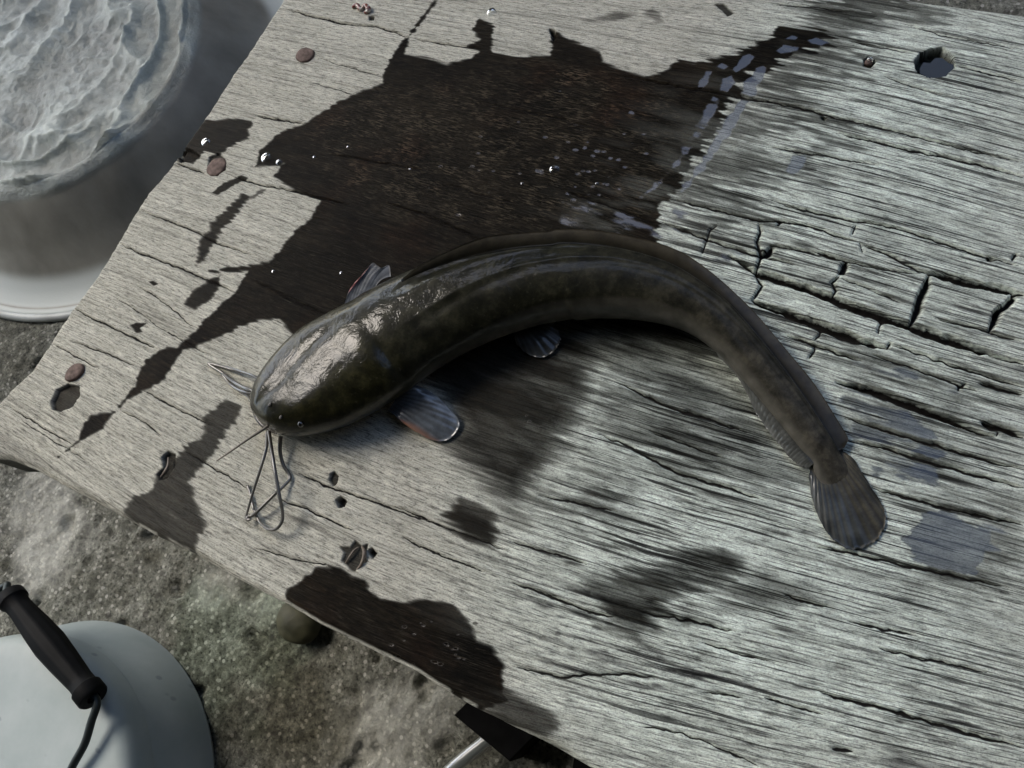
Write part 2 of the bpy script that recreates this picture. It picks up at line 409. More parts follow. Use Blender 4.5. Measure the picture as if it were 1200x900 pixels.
WET.append(([(668,664),(700,672),(738,668),(775,658),(800,640),(850,628),(885,650),(870,680),(835,690),(800,700),(770,722),(745,745),(715,730),(700,712),(690,690)], 0.955, 16, 18))
WET.append(([(780,690),(830,680),(900,660),(950,680),(940,710),(880,730),(800,735)], 0.42, 22, 14))
WET.append(([(940,30),(965,-5),(1065,-5),(1085,12),(1095,38),(1050,34),(1000,42),(955,38)], 0.55, 10, 10))
WET.append(([(970,-5),(1050,-5),(1048,8),(1020,16),(995,12)], 0.8, 3, 8))
WET.append(([(880,105),(905,70),(950,50),(985,58),(960,80),(955,110),(930,130),(890,150)], 0.45, 14, 12))
WET.append(([(835,170),(870,130),(920,105),(925,130),(890,160),(860,200),(830,240),(800,240)], 0.45, 14, 12))
WET.append(([(935,170),(960,160),(975,175),(950,200),(925,205)], 0.5, 8, 8)); WET.append(([(755,15),(765,5),(775,15),(780,28),(768,28)], 0.45, 6, 5))
WET.append(([(680,22),(720,14),(745,18),(720,26),(690,26)], 0.5, 5, 5)); WET.append(([(700,470),(760,450),(850,470),(900,500),(950,520),(940,540),(860,520),(760,500)], 0.5, 20, 16))
WET.append(([(660,580),(700,560),(740,580),(725,605),(690,612)], 0.6, 12, 12)); WET.append(([(950,500),(975,510),(985,540),(960,555),(930,545),(925,520)], 0.5, 10, 10))
WET.append(([(605,380),(640,380),(680,420),(650,450),(610,430)], 0.95, 10, 6)); WET.append(([(325,600),(355,605),(362,620),(335,622)], 0.25, 5, 4))
WET.append(([(690,380),(840,400),(905,470),(960,550),(900,595),(790,560),(700,520)], 0.56, 50, 30))
WET.append(([(560,560),(640,560),(720,540),(770,600),(720,630),(640,610),(590,620)], 0.46, 40, 30))
WET.append(([(760,250),(800,190),(850,110),(900,70),(985,30),(1010,70),(960,130),(930,190),(880,230),(850,262),(800,262)], 0.52, 34, 30))
WET.append(([(1000,420),(1060,425),(1130,460),(1150,540),(1110,580),(1040,560),(1000,500)], 0.42, 34, 24))
WET.append(([(1040,580),(1100,570),(1190,600),(1210,660),(1160,690),(1080,690)], 0.42, 24, 20))
WET.append(([(700,640),(740,620),(760,640),(740,660)], 0.3, 10, 10))
FILM = []
FILM.append(([(1057,640),(1065,615),(1090,599),(1130,603),(1158,622),(1155,650),(1140,678),(1100,671),(1070,657)], 0.95, 5, 9))
FILM.append(([(965,452),(1000,440),(1050,470),(1098,500),(1110,540),(1098,566),(1022,560),(1000,520),(990,488)], 0.84, 14, 12))
FILM.append(([(880,120),(900,80),(895,74),(872,96),(868,112),(838,160),(812,200),(795,225),(800,228),(825,200),(850,165)], 0.95, 4, 4))
FILM.append(([(835,112),(845,118),(825,160),(790,200),(768,222),(757,226),(790,190),(812,150)], 0.8, 4, 5))
FILM.append(([(858,82),(870,66),(878,62),(886,66),(875,78),(862,86)], 1, 1.5, 2)); FILM.append(([(843,106),(846,92),(858,88),(862,98),(852,108)], 1, 1.5, 1.5))
FILM.append(([(817,104),(820,95),(828,83),(834,84),(830,98),(822,104)], 0.9, 1.5, 2)); FILM.append(([(840,78),(846,73),(854,78),(848,82)], 1, 1, 1))
FILM.append(([(920,46),(928,41),(936,43),(932,47)], 1, 1, 1)); FILM.append(([(908,60),(918,52),(938,55),(935,60),(915,63)], 1, 1.5, 1.5)); FILM.append(([(946,47),(956,44),(972,50),(962,54),(950,51)], 1, 1.5, 1.5))
FILM.append(([(920,200),(930,182),(945,182),(942,195),(930,206)], 0.9, 2, 3)); FILM.append(([(645,240),(700,232),(770,262),(790,285),(740,282),(660,268)], 0.6, 8, 10))
FILM.append(([(770,265),(785,240),(840,262),(880,290),(890,330),(840,312),(800,285)], 0.6, 10, 10)); FILM.append(([(985,410),(1040,405),(1100,430),(1140,450),(1130,470),(1060,455),(1000,440)], 0.55, 14, 12))
FILM.append(([(1060,605),(1110,600),(1180,600),(1200,640),(1160,660),(1120,640)], 0.5, 12, 10))
random.seed(11)
for (cx, cy, sx, sy, nn) in ((510, 760, 60, 40, 34), (690, 210, 80, 45, 40), (730, 150, 60, 30, 14), (650, 500, 40, 30, 10), (560, 200, 60, 40, 10)):
    for k in range(nn):
        x = random.gauss(cx, sx * .6); y = random.gauss(cy, sy * .6); s = random.uniform(0.8, 3.0); a = random.uniform(0, 6.28)
        FILM.append(([(x + s * (1.0 + .5 * random.random()) * math.cos(a + q), y + s * .7 * math.sin(a + q)) for q in (0, 1, 2.2, 3.3, 4.2, 5.3)], 0.85, 1.0, 1.0))
COOLP = [([(620,420),(760,230),(860,110),(960,-10),(1260,-10),(1260,960),(700,960),(620,700)], 1.0, 160, 30)]
HOLES = [([(1072,72),(1078,63),(1090,58),(1104,56),(1117,66),(1118,78),(1108,88),(1090,91),(1076,84)], 7.0), ([(387,555),(392,553),(396,558),(395,566),(390,569),(386,562)], 2.2),
 ([(393,586),(399,582),(406,586),(404,594),(397,595)], 4.5), ([(60,470),(66,457),(80,450),(93,452),(93,464),(85,476),(70,483),(61,480)], 2.6),
 ([(208,182),(213,172),(226,176),(234,183),(226,189),(212,190)], 4.0), ([(190,536),(196,529),(206,533),(204,548),(196,560),(187,563),(184,556),(192,548)], 3.0),
 ([(430,646),(436,642),(441,648),(437,654)], 4.0), ([(400,657),(404,648),(398,640),(410,642),(416,634),(424,640),(431,637),(428,650),(430,658),(420,662),(416,671),(407,664)], 1.3), ([(1012,70),(1018,66),(1026,72),(1020,80),(1013,77)], 2.5),
 ([(962,138),(966,136),(970,139),(966,142)], 2.0), ([(644,34),(650,34),(652,44),(648,48)], 3.5), ([(245,184),(255,180),(264,186),(264,198),(255,206),(243,202)], 1.6),
 ([(432,19),(438,19),(438,24),(433,24)], 2.0), ([(838,5),(848,4),(860,16),(852,19)], 1.0)]

def px_region(x, y, poly, soft, rag, ragn, scale=0.00042):
    """soft mask of a pixel polygon on the board"""
    pts = [tuple(P(*q)[:2]) for q in poly]
    a = np.array(pts); m = (soft + rag * 2) * scale + 0.004
    sel = (x > a[:, 0].min() - m) & (x < a[:, 0].max() + m) & (y > a[:, 1].min() - m) & (y < a[:, 1].max() + m)
    out = np.zeros(x.shape, np.float32)
    if sel.any():
        d = poly_sd(x[sel], y[sel], pts) + (ragn[sel] - 0.5) * 2 * rag * scale
        out[sel] = sstep(-soft * scale, soft * scale, d)
    return out

LEFT = [(330,0),(312,27),(300,45),(268,92),(240,135),(222,160),(204,186),(186,210),(172,225),(152,256),(137,282),(110,326),(84,360),(60,397),(35,434),(12,455),(-28,500)]
BOT = [(-40,535),(0,548),(25,547),(50,556),(90,578),(140,604),(180,627),(225,648),(262,670),(300,690),(332,706),(375,732),(425,757),(455,771),(480,783),(507,800),(543,822),(572,837),(600,851),(636,868),(672,889),(695,902),(760,938)]
TOP = [(1020,-9),(1090,0),(1130,8),(1200,17)]

def build_table():
    table = empty('wooden_table', (-0.1, 0.17, 0))
    tag(table, 'weathered grey wooden table with dark wet stains and long cracks, under the catfish', 'table')
    lw = np.array([P(*q)[:2] for q in LEFT]); bw = np.array([P(*q)[:2] for q in BOT]); tw = np.array([P(*q)[:2] for q in TOP])
    o = np.argsort(lw[:, 1]); lw = lw[o]
    yt = 0.379
    lw = np.vstack([[lw[0, 0] - .002, -0.2], lw, [lw[-1, 0], 0.5]])
    o = np.argsort(bw[:, 0]); bw = bw[o]
    bw = np.vstack([[-0.6, bw[0, 1]], bw, [0.2, -0.054], [0.7, -0.052]])
    # spacing
    xs = [0.0]
    XE = 0.13
    nx = int((XE + 0.445) / 0.00060)
    u1 = np.linspace(0, 1, nx)
    ext = XE + np.cumsum(0.0006 * 1.06 ** np.arange(1, 66)); ext = ext[ext < 0.5]
    ny = int(0.437 / 0.00043)
    bv = np.linspace(0, 1, ny)
    xl0 = -0.436
    gx = np.concatenate([xl0 + u1 * (XE - xl0), ext])
    nX = len(gx)
    X, B = np.meshgrid(gx, bv, indexing='ij')
    jit = 0.0007 * (fbm(gx * 90, gx * 0, 3, 5) - .5)
    ytx = yt + 0.004 * (fbm(gx * 8, gx * 0 + 3, 3, 6) - .5)
    yb = np.interp(gx, bw[:, 0], bw[:, 1]) + jit
    Y = yb[:, None] + (ytx - yb)[:, None] * B
    # move the left side onto the traced end cut
    xl = np.interp(Y, lw[:, 1], lw[:, 0]) + 0.0012 * (fbm(Y * 420, Y * 0, 3, 8) - .5)
    wgt = np.clip(1 - (X - xl0) / 0.16, 0, 1) ** 1.0
    X = X + (xl - xl0) * wgt
    X = X.astype(np.float32); Y = Y.astype(np.float32)
    gf = grain_fit()
    V = gf(X, Y).astype(np.float32)
    V = V + 0.0012 * (fbm(X * 25, Y * 60, 3, 21) - .5)
    U = X + 0.3 * (Y - 0.15)
    # ---- grain
    g1 = vn(U * 55, V * 900, 1); g2 = vn(U * 28, V * 520, 2); g3 = vn(U * 110, V * 1250, 3); g4 = vn(U * 12, V * 210, 4)
    g5 = vn(U * 170, V * 700, 9)
    grain = 0.30 * g1 + 0.24 * g2 + 0.24 * g3 + 0.22 * g4
    line1 = sstep(0.80, 0.99, 1 - np.abs(2 * vn(U * 9, V * 330, 31) - 1)) * sstep(.35, .65, vn(U * 20, V * 130, 32))
    line2 = sstep(0.72, 0.98, 1 - np.abs(2 * vn(U * 22, V * 560, 33) - 1)) * sstep(.4, .7, vn(U * 30, V * 90, 34))
    fleck = sstep(0.60, 0.76, g5 * .7 + .3 * g2)
    cool = np.zeros_like(X)
    for pl, s, so_, rg in COOLP:
        cool = np.maximum(cool, s * px_region(X, Y, pl, so_, rg, fbm(U * 8, V * 20, 3, 40)))
    cool = np.where(X > 0.12, 1, cool)
    mott = px_region(X, Y, [(560,700),(700,640),(900,690),(1250,640),(1250,960),(700,960)], 80, 60, fbm(U * 10, V * 25, 3, 41))
    dens = sstep(.3, .75, fbm(U * 9, V * 28, 3, 42))
    g = 0.34 + 0.95 * (grain - 0.24)
    rightamt = cool
    g = g - line1 * (0.18 + 0.18 * rightamt) - line2 * (0.12 + 0.22 * rightamt * dens) - fleck * (0.04 + 0.28 * np.maximum(mott, rightamt * .2)) * (0.3 + .7 * dens)
    g = np.clip(g + 0.10, 0, 1)
    tone = 0.75 * sstep(.54, .76, .6 * fbm(U * 26, V * 70, 4, 51) + .4 * vn(U * 70, V * 420, 54)) * (0.2 + 0.3 * rightamt) + 0.25 * sstep(.55, .75, fbm(X * 60, Y * 90, 3, 52)) * (.4 + .6 * rightamt)
    # brown dirty strip at the corner
    tone = np.maximum(tone, 0.5 * px_region(X, Y, [(-60,490),(10,505),(55,545),(50,570),(-60,560)], 12, 10, fbm(U * 30, V * 90, 3, 53)))
    # ---- wet
    rag = 0.5 * vn(U * 70, V * 900, 61) + 0.3 * vn(U * 40, V * 380, 62) + .2 * vn(U * 25, V * 90, 65)
    rgt = sstep(-.16, -.06, X) * sstep(.13, .2, Y)
    rag = .5 + (rag - .5) * (1 + 5 * rgt)
    wet = np.zeros_like(X)
    for pl, s, so_, rg in WET:
        wet = np.maximum(wet, s * px_region(X, Y, pl, so_, rg, rag))
    # partly wet wood stays light on the raised fibres
    part = (wet > 0.02) & (wet < 0.95)
    wet = np.where(part, sstep(0.15, 0.68, wet + (0.74 - g) * 0.9 + .45 * (fbm(U * 34, V * 110, 3, 64) - .5)) * (0.5 + 0.5 * wet), wet)
    # random small damp dots
    film = np.zeros_like(X)
    fr = fbm(U * 120, V * 300, 3, 71)
    for pl, s, so_, rg in FILM:
        film = np.maximum(film, s * px_region(X, Y, pl, so_, rg, fr))
    # puddles stand in the pores: ragged where thin
    film = np.where(film < 0.85, sstep(.05, .5, film) * sstep(0.48, 0.62, film * 0.45 + 0.62 * fbm(U * 90, V * 330, 4, 72) - 0.06), film)
    big = np.zeros_like(X)
    for pl, s, so_, rg in FILM[:2] + FILM[13:15] + FILM[15:16]:
        big = np.maximum(big, px_region(X, Y, pl, so_, rg, fr))
    wet = np.maximum(wet, 0.80 * film)
    # saw marks showing paler in the wet wood
    c30 = X * 0.72 - Y * 0.0 + Y * -0.42
    saw = px_region(X, Y, [(380,150),(440,110),(600,80),(830,100),(810,200),(760,270),(560,260),(400,220)], 40, 30, fbm(U * 12, V * 30, 3, 83)) * 0.85
    pale = px_region(X, Y, [(650,85),(690,78),(720,95),(700,140),(660,145),(645,120)], 12, 8, rag) * 1.6
    saw = np.maximum(saw, pale)
    # ---- relief
    Z = np.full_like(X, TZ)
    Z += 0.0006 * (fbm(X * 18, Y * 26, 3, 90) - .5) + 0.00045 * (g - 0.5) * (1 - film) + 0.0003 * (fbm(U * 40, V * 500, 2, 91) - .5) * (1 - film)
    crack = np.full_like(X, -2.0); cmask = np.zeros_like(X)
    wob = (vn(U * 260, Y * 260, 95) - .5) * 0.0011 + (vn(U * 700, Y * 700, 96) - .5) * 0.0005
    for pts, w, dep in CRACKS:
        p = [P(*q)[:2] for q in pts]
        a = np.array(p); m = 0.006
        sel = (X > a[:, 0].min() - m) & (X < a[:, 0].max() + m) & (Y > a[:, 1].min() - m) & (Y < a[:, 1].max() + m)
        if not sel.any(): continue
        xs_, ys_ = X[sel], Y[sel] + wob[sel]
        d = np.full(xs_.shape, 1e9); cum = np.concatenate([[0], np.cumsum(np.linalg.norm(np.diff(a, axis=0), axis=1))])
        tt = np.zeros(xs_.shape)
        for i in range(len(p) - 1):
            dd, t = seg_dist(xs_, ys_, p[i][0], p[i][1], p[i + 1][0], p[i + 1][1])
            k = dd < d; d = np.where(k, dd, d); tt = np.where(k, (cum[i] + t * (cum[i + 1] - cum[i])) / cum[-1], tt)
        wd = w * 0.00042 * (0.50 if w < 3 else 0.80) * (0.6 + 0.8 * vn(xs_ * 150, ys_ * 0 + w, 97)) * np.clip(np.minimum(tt, 1 - tt) * 4 + 0.12, 0, 1)
        endf = np.clip(np.minimum(tt, 1 - tt) * 7 + .25, 0, 1)
        wd = wd + 0.00016
        strength = min(1.0, 0.35 + 0.2 * w)
        crack[sel] = np.maximum(crack[sel], np.clip((1 - d / wd), -2, 1) * 1.0 - (1 - strength) * 0.45 - (1 - endf) * .3)
        mk = (1 - sstep(0, wd * 1.5 + 0.0006, d)) * endf
        cmask[sel] = np.maximum(cmask[sel], mk)
        Z[sel] -= mk * (min(dep, 4.5) * 0.00055 if w < 3 else dep * .0008)
    for pl, dep in HOLES:
        mk = px_region(X, Y, pl, 1.2, 1.2, fbm(X * 400, Y * 400, 2, 99))
        Z -= mk * dep * 0.001
        tone = np.maximum(tone, 0.7 * mk); wet = np.maximum(wet, mk * 0.85)
    # rounded arrises
    ed = np.minimum(np.minimum((B) * 0.43, (1 - B) * 0.43), np.maximum(X - xl, 0))
    Z -= 0.0035 * np.clip(1 - ed / 0.004, 0, 1) ** 2 * (0.4 + 0.9 * fbm(X * 60, Y * 60, 3, 101))
    chip = (1 - sstep(.0008, .0022, B * 0.43)) * sstep(.50, .58, fbm(X * 70, Y * 0 + 2, 3, 120))
    wet = wet * (1 - chip); tone = tone * (1 - chip); g = np.clip(g + .35 * chip, 0, 1)
    film = np.clip(film, 0, 1) * (1 - cmask)
    wet = wet * (1 - .22 * sstep(.45, .7, fbm(U * 30, V * 160, 3, 63)) * cool)
    verts = np.stack([X, Y, Z], -1).reshape(-1, 3)
    quads = gridq(nX, ny)
    att = dict(wet=np.clip(wet, 0, 1), film=film, grain=g, tone=np.clip(tone, 0, 1), crack=crack, cool=cool, saw=saw)
    att = {k: v.reshape(-1) for k, v in att.items()}
    # sides and underside
    idx = np.arange(nX * ny).reshape(nX, ny)
    loop = np.concatenate([idx[:, 0], idx[-1, 1:], idx[-2::-1, -1], idx[0, -2:0:-1]])
    nb = len(loop); base = len(verts)
    rows = [verts[loop]]
    TH = 0.032
    lv = verts[loop].copy()
    cen = np.array([0.0, 0.16])
    add = []
    for k, dz in enumerate((0.010, 0.020, TH)):
        q = lv.copy(); q[:, 2] = TZ - dz
        nz = 0.0016 * (fbm(q[:, 0] * 70 + q[:, 1] * 90, np.full(nb, dz * 300), 3, 110) - .3)
        dirv = cen - q[:, :2]; dirv /= np.linalg.norm(dirv, axis=1)[:, None]
        q[:, :2] += dirv * nz[:, None]
        add.append(q)
    prev = loop; sq = []
    for k, q in enumerate(add):
        cur = base + k * nb + np.arange(nb)
        nxt = np.roll(np.arange(nb), -1)
        sq.append(np.stack([prev, prev[nxt], cur[nxt], cur], 1))
        prev = cur
    verts2 = np.concatenate([verts] + add + [[[cen[0], cen[1], TZ - TH]]])
    ci = len(verts2) - 1
    tr = np.stack([prev, np.roll(prev, -1), np.full(nb, ci)], 1)
    tr = tr[:, ::-1]
    nextra = len(verts2) - len(verts)
    for k in att:
        d = {'wet': 0.15, 'grain': 0.4, 'tone': 0.5, 'crack': -2.0}.get(k, 0.0)
        att[k] = np.concatenate([att[k], np.full(nextra, d)])
    guv = np.stack([U, V, c30], -1).reshape(-1, 3)
    ge = np.concatenate(add + [[[0, 0, 0]]])
    att['guv'] = np.concatenate([guv, np.stack([ge[:, 0] + ge[:, 1] * .3, ge[:, 2] + ge[:, 1] * .1, ge[:, 1]], 1)])
    sideq = np.concatenate(sq)[:, ::-1]
    top = mesh_np('tabletop', verts2, np.concatenate([quads, sideq]), wood_material(), None, True, att, tr[:, ::-1])
    attach(top, table)
    leg_mat = Mat('leg_wood'); cc = leg_mat.ramp(leg_mat.noise(40, 5, .6, leg_mat.coords((4, 4, .4))), [(.3, (.05, .045, .04)), (.7, (.2, .18, .15))])
    leg_mat.set(color=cc, rough=.85)
    for x, y in ((-0.36, 0.02), (-0.36, 0.31), (0.42, 0.02), (0.42, 0.31)):
        s = 0.03
        v = [(x + i * s, y + j * s, z) for z in (0.0, TZ - TH + 0.002) for i, j in ((-1, -1), (1, -1), (1, 1), (-1, 1))]
        lg = mesh_np('leg', v, [(0, 3, 2, 1), (4, 5, 6, 7), (0, 1, 5, 4), (1, 2, 6, 5), (2, 3, 7, 6), (3, 0, 4, 7)], leg_mat.m, None, False)
        attach(lg, table)
    return table

table = build_table()

# ------------------------------------------------------------------ ground
def build_ground():
    M = Mat('rough_concrete')
    light, dark, green = M.attr('light'), M.attr('dark'), M.attr('green')
    n1 = M.noise(14, 6, .6); n2 = M.noise(70, 6, .65); n3 = M.noise(260, 5, .6)
    c = M.ramp(n2, [(.28, (.062, .063, .052)), (.45, (.145, .147, .122)), (.62, (.23, .232, .198)), (.8, (.35, .355, .31))])
    c = M.mix(M.ramp(n1, [(.35, 0.0), (.65, .40)]), c, M.mix(1.0, c, (.55, .52, .44), 'MULTIPLY'))
    grit = M.noise(330, 4, .7)
    c = M.mix(.9, c, M.mix(1.0, c, M.ramp(grit, [(.36, .22), (.46, .9), (.56, 1.1), (.66, 1.9)]), 'MULTIPLY'))
    vo = M.new('ShaderNodeTexVoronoi'); vo.inputs['Scale'].default_value = 190
    M.link(M.coords(), vo.inputs['Vector'])
    peb = M.math('MULTIPLY', M.ramp(vo.outputs['Distance'], [(.28, 1.0), (.38, 0.0)]), M.ramp(vo.outputs['Color'], [(.60, 0.0), (.66, 1.0)]))
    c = M.mix(M.math('MULTIPLY', peb, .7), c, (.44, .43, .38))
    vo2 = M.new('ShaderNodeTexVoronoi'); vo2.inputs['Scale'].default_value = 110
    M.link(M.coords(), vo2.inputs['Vector'])
    pd = M.math('MULTIPLY', M.ramp(vo2.outputs['Distance'], [(.25, 1.0), (.4, 0.0)]), M.ramp(vo2.outputs['Color'], [(.66, 0.0), (.8, 1.0)]))
    c = M.mix(M.math('MULTIPLY', pd, .7), c, (.05, .047, .040))
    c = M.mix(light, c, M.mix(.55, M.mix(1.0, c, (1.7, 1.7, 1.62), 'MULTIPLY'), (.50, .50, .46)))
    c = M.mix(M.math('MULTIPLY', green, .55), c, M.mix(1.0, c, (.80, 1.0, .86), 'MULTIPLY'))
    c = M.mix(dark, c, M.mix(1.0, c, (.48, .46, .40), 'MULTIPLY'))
    nb = M.bump(grit, .8, .002); nb = M.bump(n2, .5, .004, nb)
    M.set(color=c, rough=.88, spec=.25, normal=nb)
    def axis(a, b_, st, far):
        d = np.arange(a, b_, st)
        e = st * np.cumsum(1.22 ** np.arange(1, 60)); e = e[e < far]
        return np.concatenate([(a - e)[::-1], d, b_ + e])
    xs = axis(-0.80, 0.05, 0.0025, 60); ys = axis(-0.42, 0.85, 0.0025, 60)
    X, Y = np.meshgrid(xs, ys, indexing='ij')
    core = ((X > -1.3) & (X < .4) & (Y > -.8) & (Y < 1.2)).astype(float)
    Z = core * (0.010 * (fbm(X * 9, Y * 9, 3, 201) - .5) + 0.006 * (fbm(X * 45, Y * 45, 4, 202) - .5) + 0.004 * (fbm(X * 170, Y * 170, 3, 203) - .5))
    pit = sstep(.66, .8, fbm(X * 30, Y * 30, 3, 204))
    Z -= core * 0.008 * pit
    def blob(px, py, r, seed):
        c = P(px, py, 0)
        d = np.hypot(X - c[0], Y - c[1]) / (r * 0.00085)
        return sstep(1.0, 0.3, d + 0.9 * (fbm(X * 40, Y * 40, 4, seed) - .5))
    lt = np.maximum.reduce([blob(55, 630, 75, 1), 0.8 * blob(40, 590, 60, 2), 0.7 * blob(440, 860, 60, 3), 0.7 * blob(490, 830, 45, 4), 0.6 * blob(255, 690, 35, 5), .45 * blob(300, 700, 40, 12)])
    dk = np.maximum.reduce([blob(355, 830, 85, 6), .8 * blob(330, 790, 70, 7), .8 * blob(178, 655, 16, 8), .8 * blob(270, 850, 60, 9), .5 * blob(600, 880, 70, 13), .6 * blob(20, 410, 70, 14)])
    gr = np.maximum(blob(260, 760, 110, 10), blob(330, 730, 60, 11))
    core_n = 0.5 * fbm(X * 6, Y * 6, 3, 210)
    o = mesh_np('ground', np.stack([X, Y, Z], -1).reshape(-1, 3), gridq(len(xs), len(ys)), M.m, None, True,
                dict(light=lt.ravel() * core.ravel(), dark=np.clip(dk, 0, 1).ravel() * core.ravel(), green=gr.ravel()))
    tag(o, kind='structure')
build_ground()

# ------------------------------------------------------------------ unseen overhead panels and walls, added to shade the table and shape reflections
def boxobj(name, lo, hi, mat):
    v = [(x, y, z) for z in (lo[2], hi[2]) for x, y in ((lo[0], lo[1]), (hi[0], lo[1]), (hi[0], hi[1]), (lo[0], hi[1]))]
    return mesh_np(name, v, [(0, 3, 2, 1), (4, 5, 6, 7), (0, 1, 5, 4), (1, 2, 6, 5), (2, 3, 7, 6), (3, 0, 4, 7)], mat, None, False)
rm = Mat('shade_roof_underside'); rm.set(color=rm.ramp(rm.noise(3, 4), [(.3, (.05, .045, .04)), (.7, (.09, .08, .07))]), rough=.8)
def shade_roof_with_gaps(xb, yb, gaps, z0, z1):
    V = []; Q = []
    for i in range(len(xb) - 1):
        for j in range(len(yb) - 1):
            if (i, j) in gaps: continue
            n = len(V)
            V += [(x, y, z) for z in (z0, z1) for x, y in ((xb[i], yb[j]), (xb[i + 1], yb[j]), (xb[i + 1], yb[j + 1]), (xb[i], yb[j + 1]))]
            Q += [tuple(n + k for k in f) for f in ((0, 3, 2, 1), (4, 5, 6, 7), (0, 1, 5, 4), (1, 2, 6, 5), (2, 3, 7, 6), (3, 0, 4, 7))]
    return mesh_np('shade_roof', V, Q, rm.m, None, False)
# overhead panels added out of view; gaps placed to aim sky light and highlights
tag(shade_roof_with_gaps((-5, -3.1, -1.55, -1.0, 0.15, 1.5, 5), (-4, -0.75, 0.35, 0.85, 1.2, 1.5, 3.2),
                   {(1, 1), (1, 2), (4, 2), (4, 3), (4, 4), (3, 5), (4, 5), (2, 5), (2, 4), (3, 4), (5, 3), (5, 4), (5, 5)}, 2.36, 2.40), kind='structure')
wm = Mat('shade_wall_surface'); wm.set(color=wm.ramp(wm.noise(2, 5), [(.3, (.13, .12, .10)), (.7, (.22, .20, .17))]), rough=.9)  # plain walls added out of view to keep the surroundings dark
tag(boxobj('shade_wall', (-5.0, -4.2, -0.05), (5.0, -4.0, 2.355), wm.m), kind='structure')
tag(boxobj('shade_wall_opposite', (-4.0, 3.0, -0.05), (5.0, 3.2, 2.355), wm.m), kind='structure')
tag(boxobj('shade_wall_end', (2.6, -4.0, -0.05), (2.8, 2.98, 2.355), wm.m), kind='structure')

# ------------------------------------------------------------------ catfish
# station: upper edge px, lower edge px, half thickness m, dorsal angle deg
ST = [((301,484),(308,496),.0060,84), ((299,474),(318,504),.0100,84), ((300,463),(335,511),.0130,83), ((307,443),(368,509),.0150,80), ((322,420),(402,501),.0162,76), ((345,395),(430,488),.0170,72),
      ((375,374),(453,475),.0175,67), ((405,358),(477,459),.0180,63), ((440,338),(500,441),.0180,58), ((480,320),(531,421),.0178,53), ((525,306),(568,402),.0175,46),
      ((575,296),(610,386),.0170,38), ((625,290),(650,376),.0165,31), ((680,289),(695,371),.0158,26), ((735,296),(738,371),.0148,22), ((787,312),(780,378),.0135,19),
      ((830,338),(815,393),.0120,16), ((865,369),(845,416),.0105,13), ((897,405),(868,442),.0090,10), ((926,442),(893,472),.0074,8), ((951,477),(918,502),.0060,6),
      ((971,508),(939,528),.0048,4), ((981,525),(950,541),.0036,2), ((988,538),(955,554),.0026,0), ((995,552),(961,567),.0018,0), ((1000,566),(970,580),.0009,0)]

def fish_frames(n):
    C = []; E = []; A = []; Bz = []; D = []
    U = catmull([s[0] for s in ST], n); L = catmull([s[1] for s in ST], n)
    b_ = catmull([[s[2], s[3]] for s in ST], n)
    for k in range(n):
        z = TZ + b_[k, 0] * 1.0
        pu = P(*U[k], z); pl = P(*L[k], z)
        d = pu - pl; a = np.linalg.norm(d) / 2
        a0 = a; a *= 1 - .05 * min(1, k / (n * .06)) * float(k < n * .5)
        C.append((pu + pl) / 2); E.append(d / (2 * a0)); A.append(a); Bz.append(b_[k, 0]); D.append(math.radians(b_[k, 1]))
    return np.array(C), np.array(E), np.array(A), np.array(Bz), np.array(D)

def section(c, e, a, b_, th, ex):
    ct, sn = np.cos(th), np.sin(th)
    x = np.sign(ct) * np.abs(ct) ** (2 / ex) * a
    z = np.sign(sn) * np.abs(sn) ** (2 / ex) * b_
    z = np.where(z < 0, z * 0.97, z)
    return c + x[:, None] * e + np.stack([0 * z, 0 * z, z], 1)

NF = 320; NS = 168
fC, fE, fA, fB, fD = fish_frames(NF)
fT = np.gradient(fC, axis=0); fT /= np.linalg.norm(fT, axis=1)[:, None]
def fs(st):            # station number -> frame index (float)
    return st / (len(ST) - 1) * (NF - 1)
def surf(st, deg, off=0.0):
    k = fs(st); i = int(min(k, NF - 2)); f = k - i
    c = fC[i] * (1 - f) + fC[i + 1] * f; e = fE[i] * (1 - f) + fE[i + 1] * f
    a = fA[i] * (1 - f) + fA[i + 1] * f; b_ = fB[i] * (1 - f) + fB[i + 1] * f
    th = math.radians(deg)
    p = section(c, e, a + off, b_ + off, np.array([th]), 2.15)[0]
    return p
def dors(st): return math.degrees(np.interp(fs(st), np.arange(NF), fD))

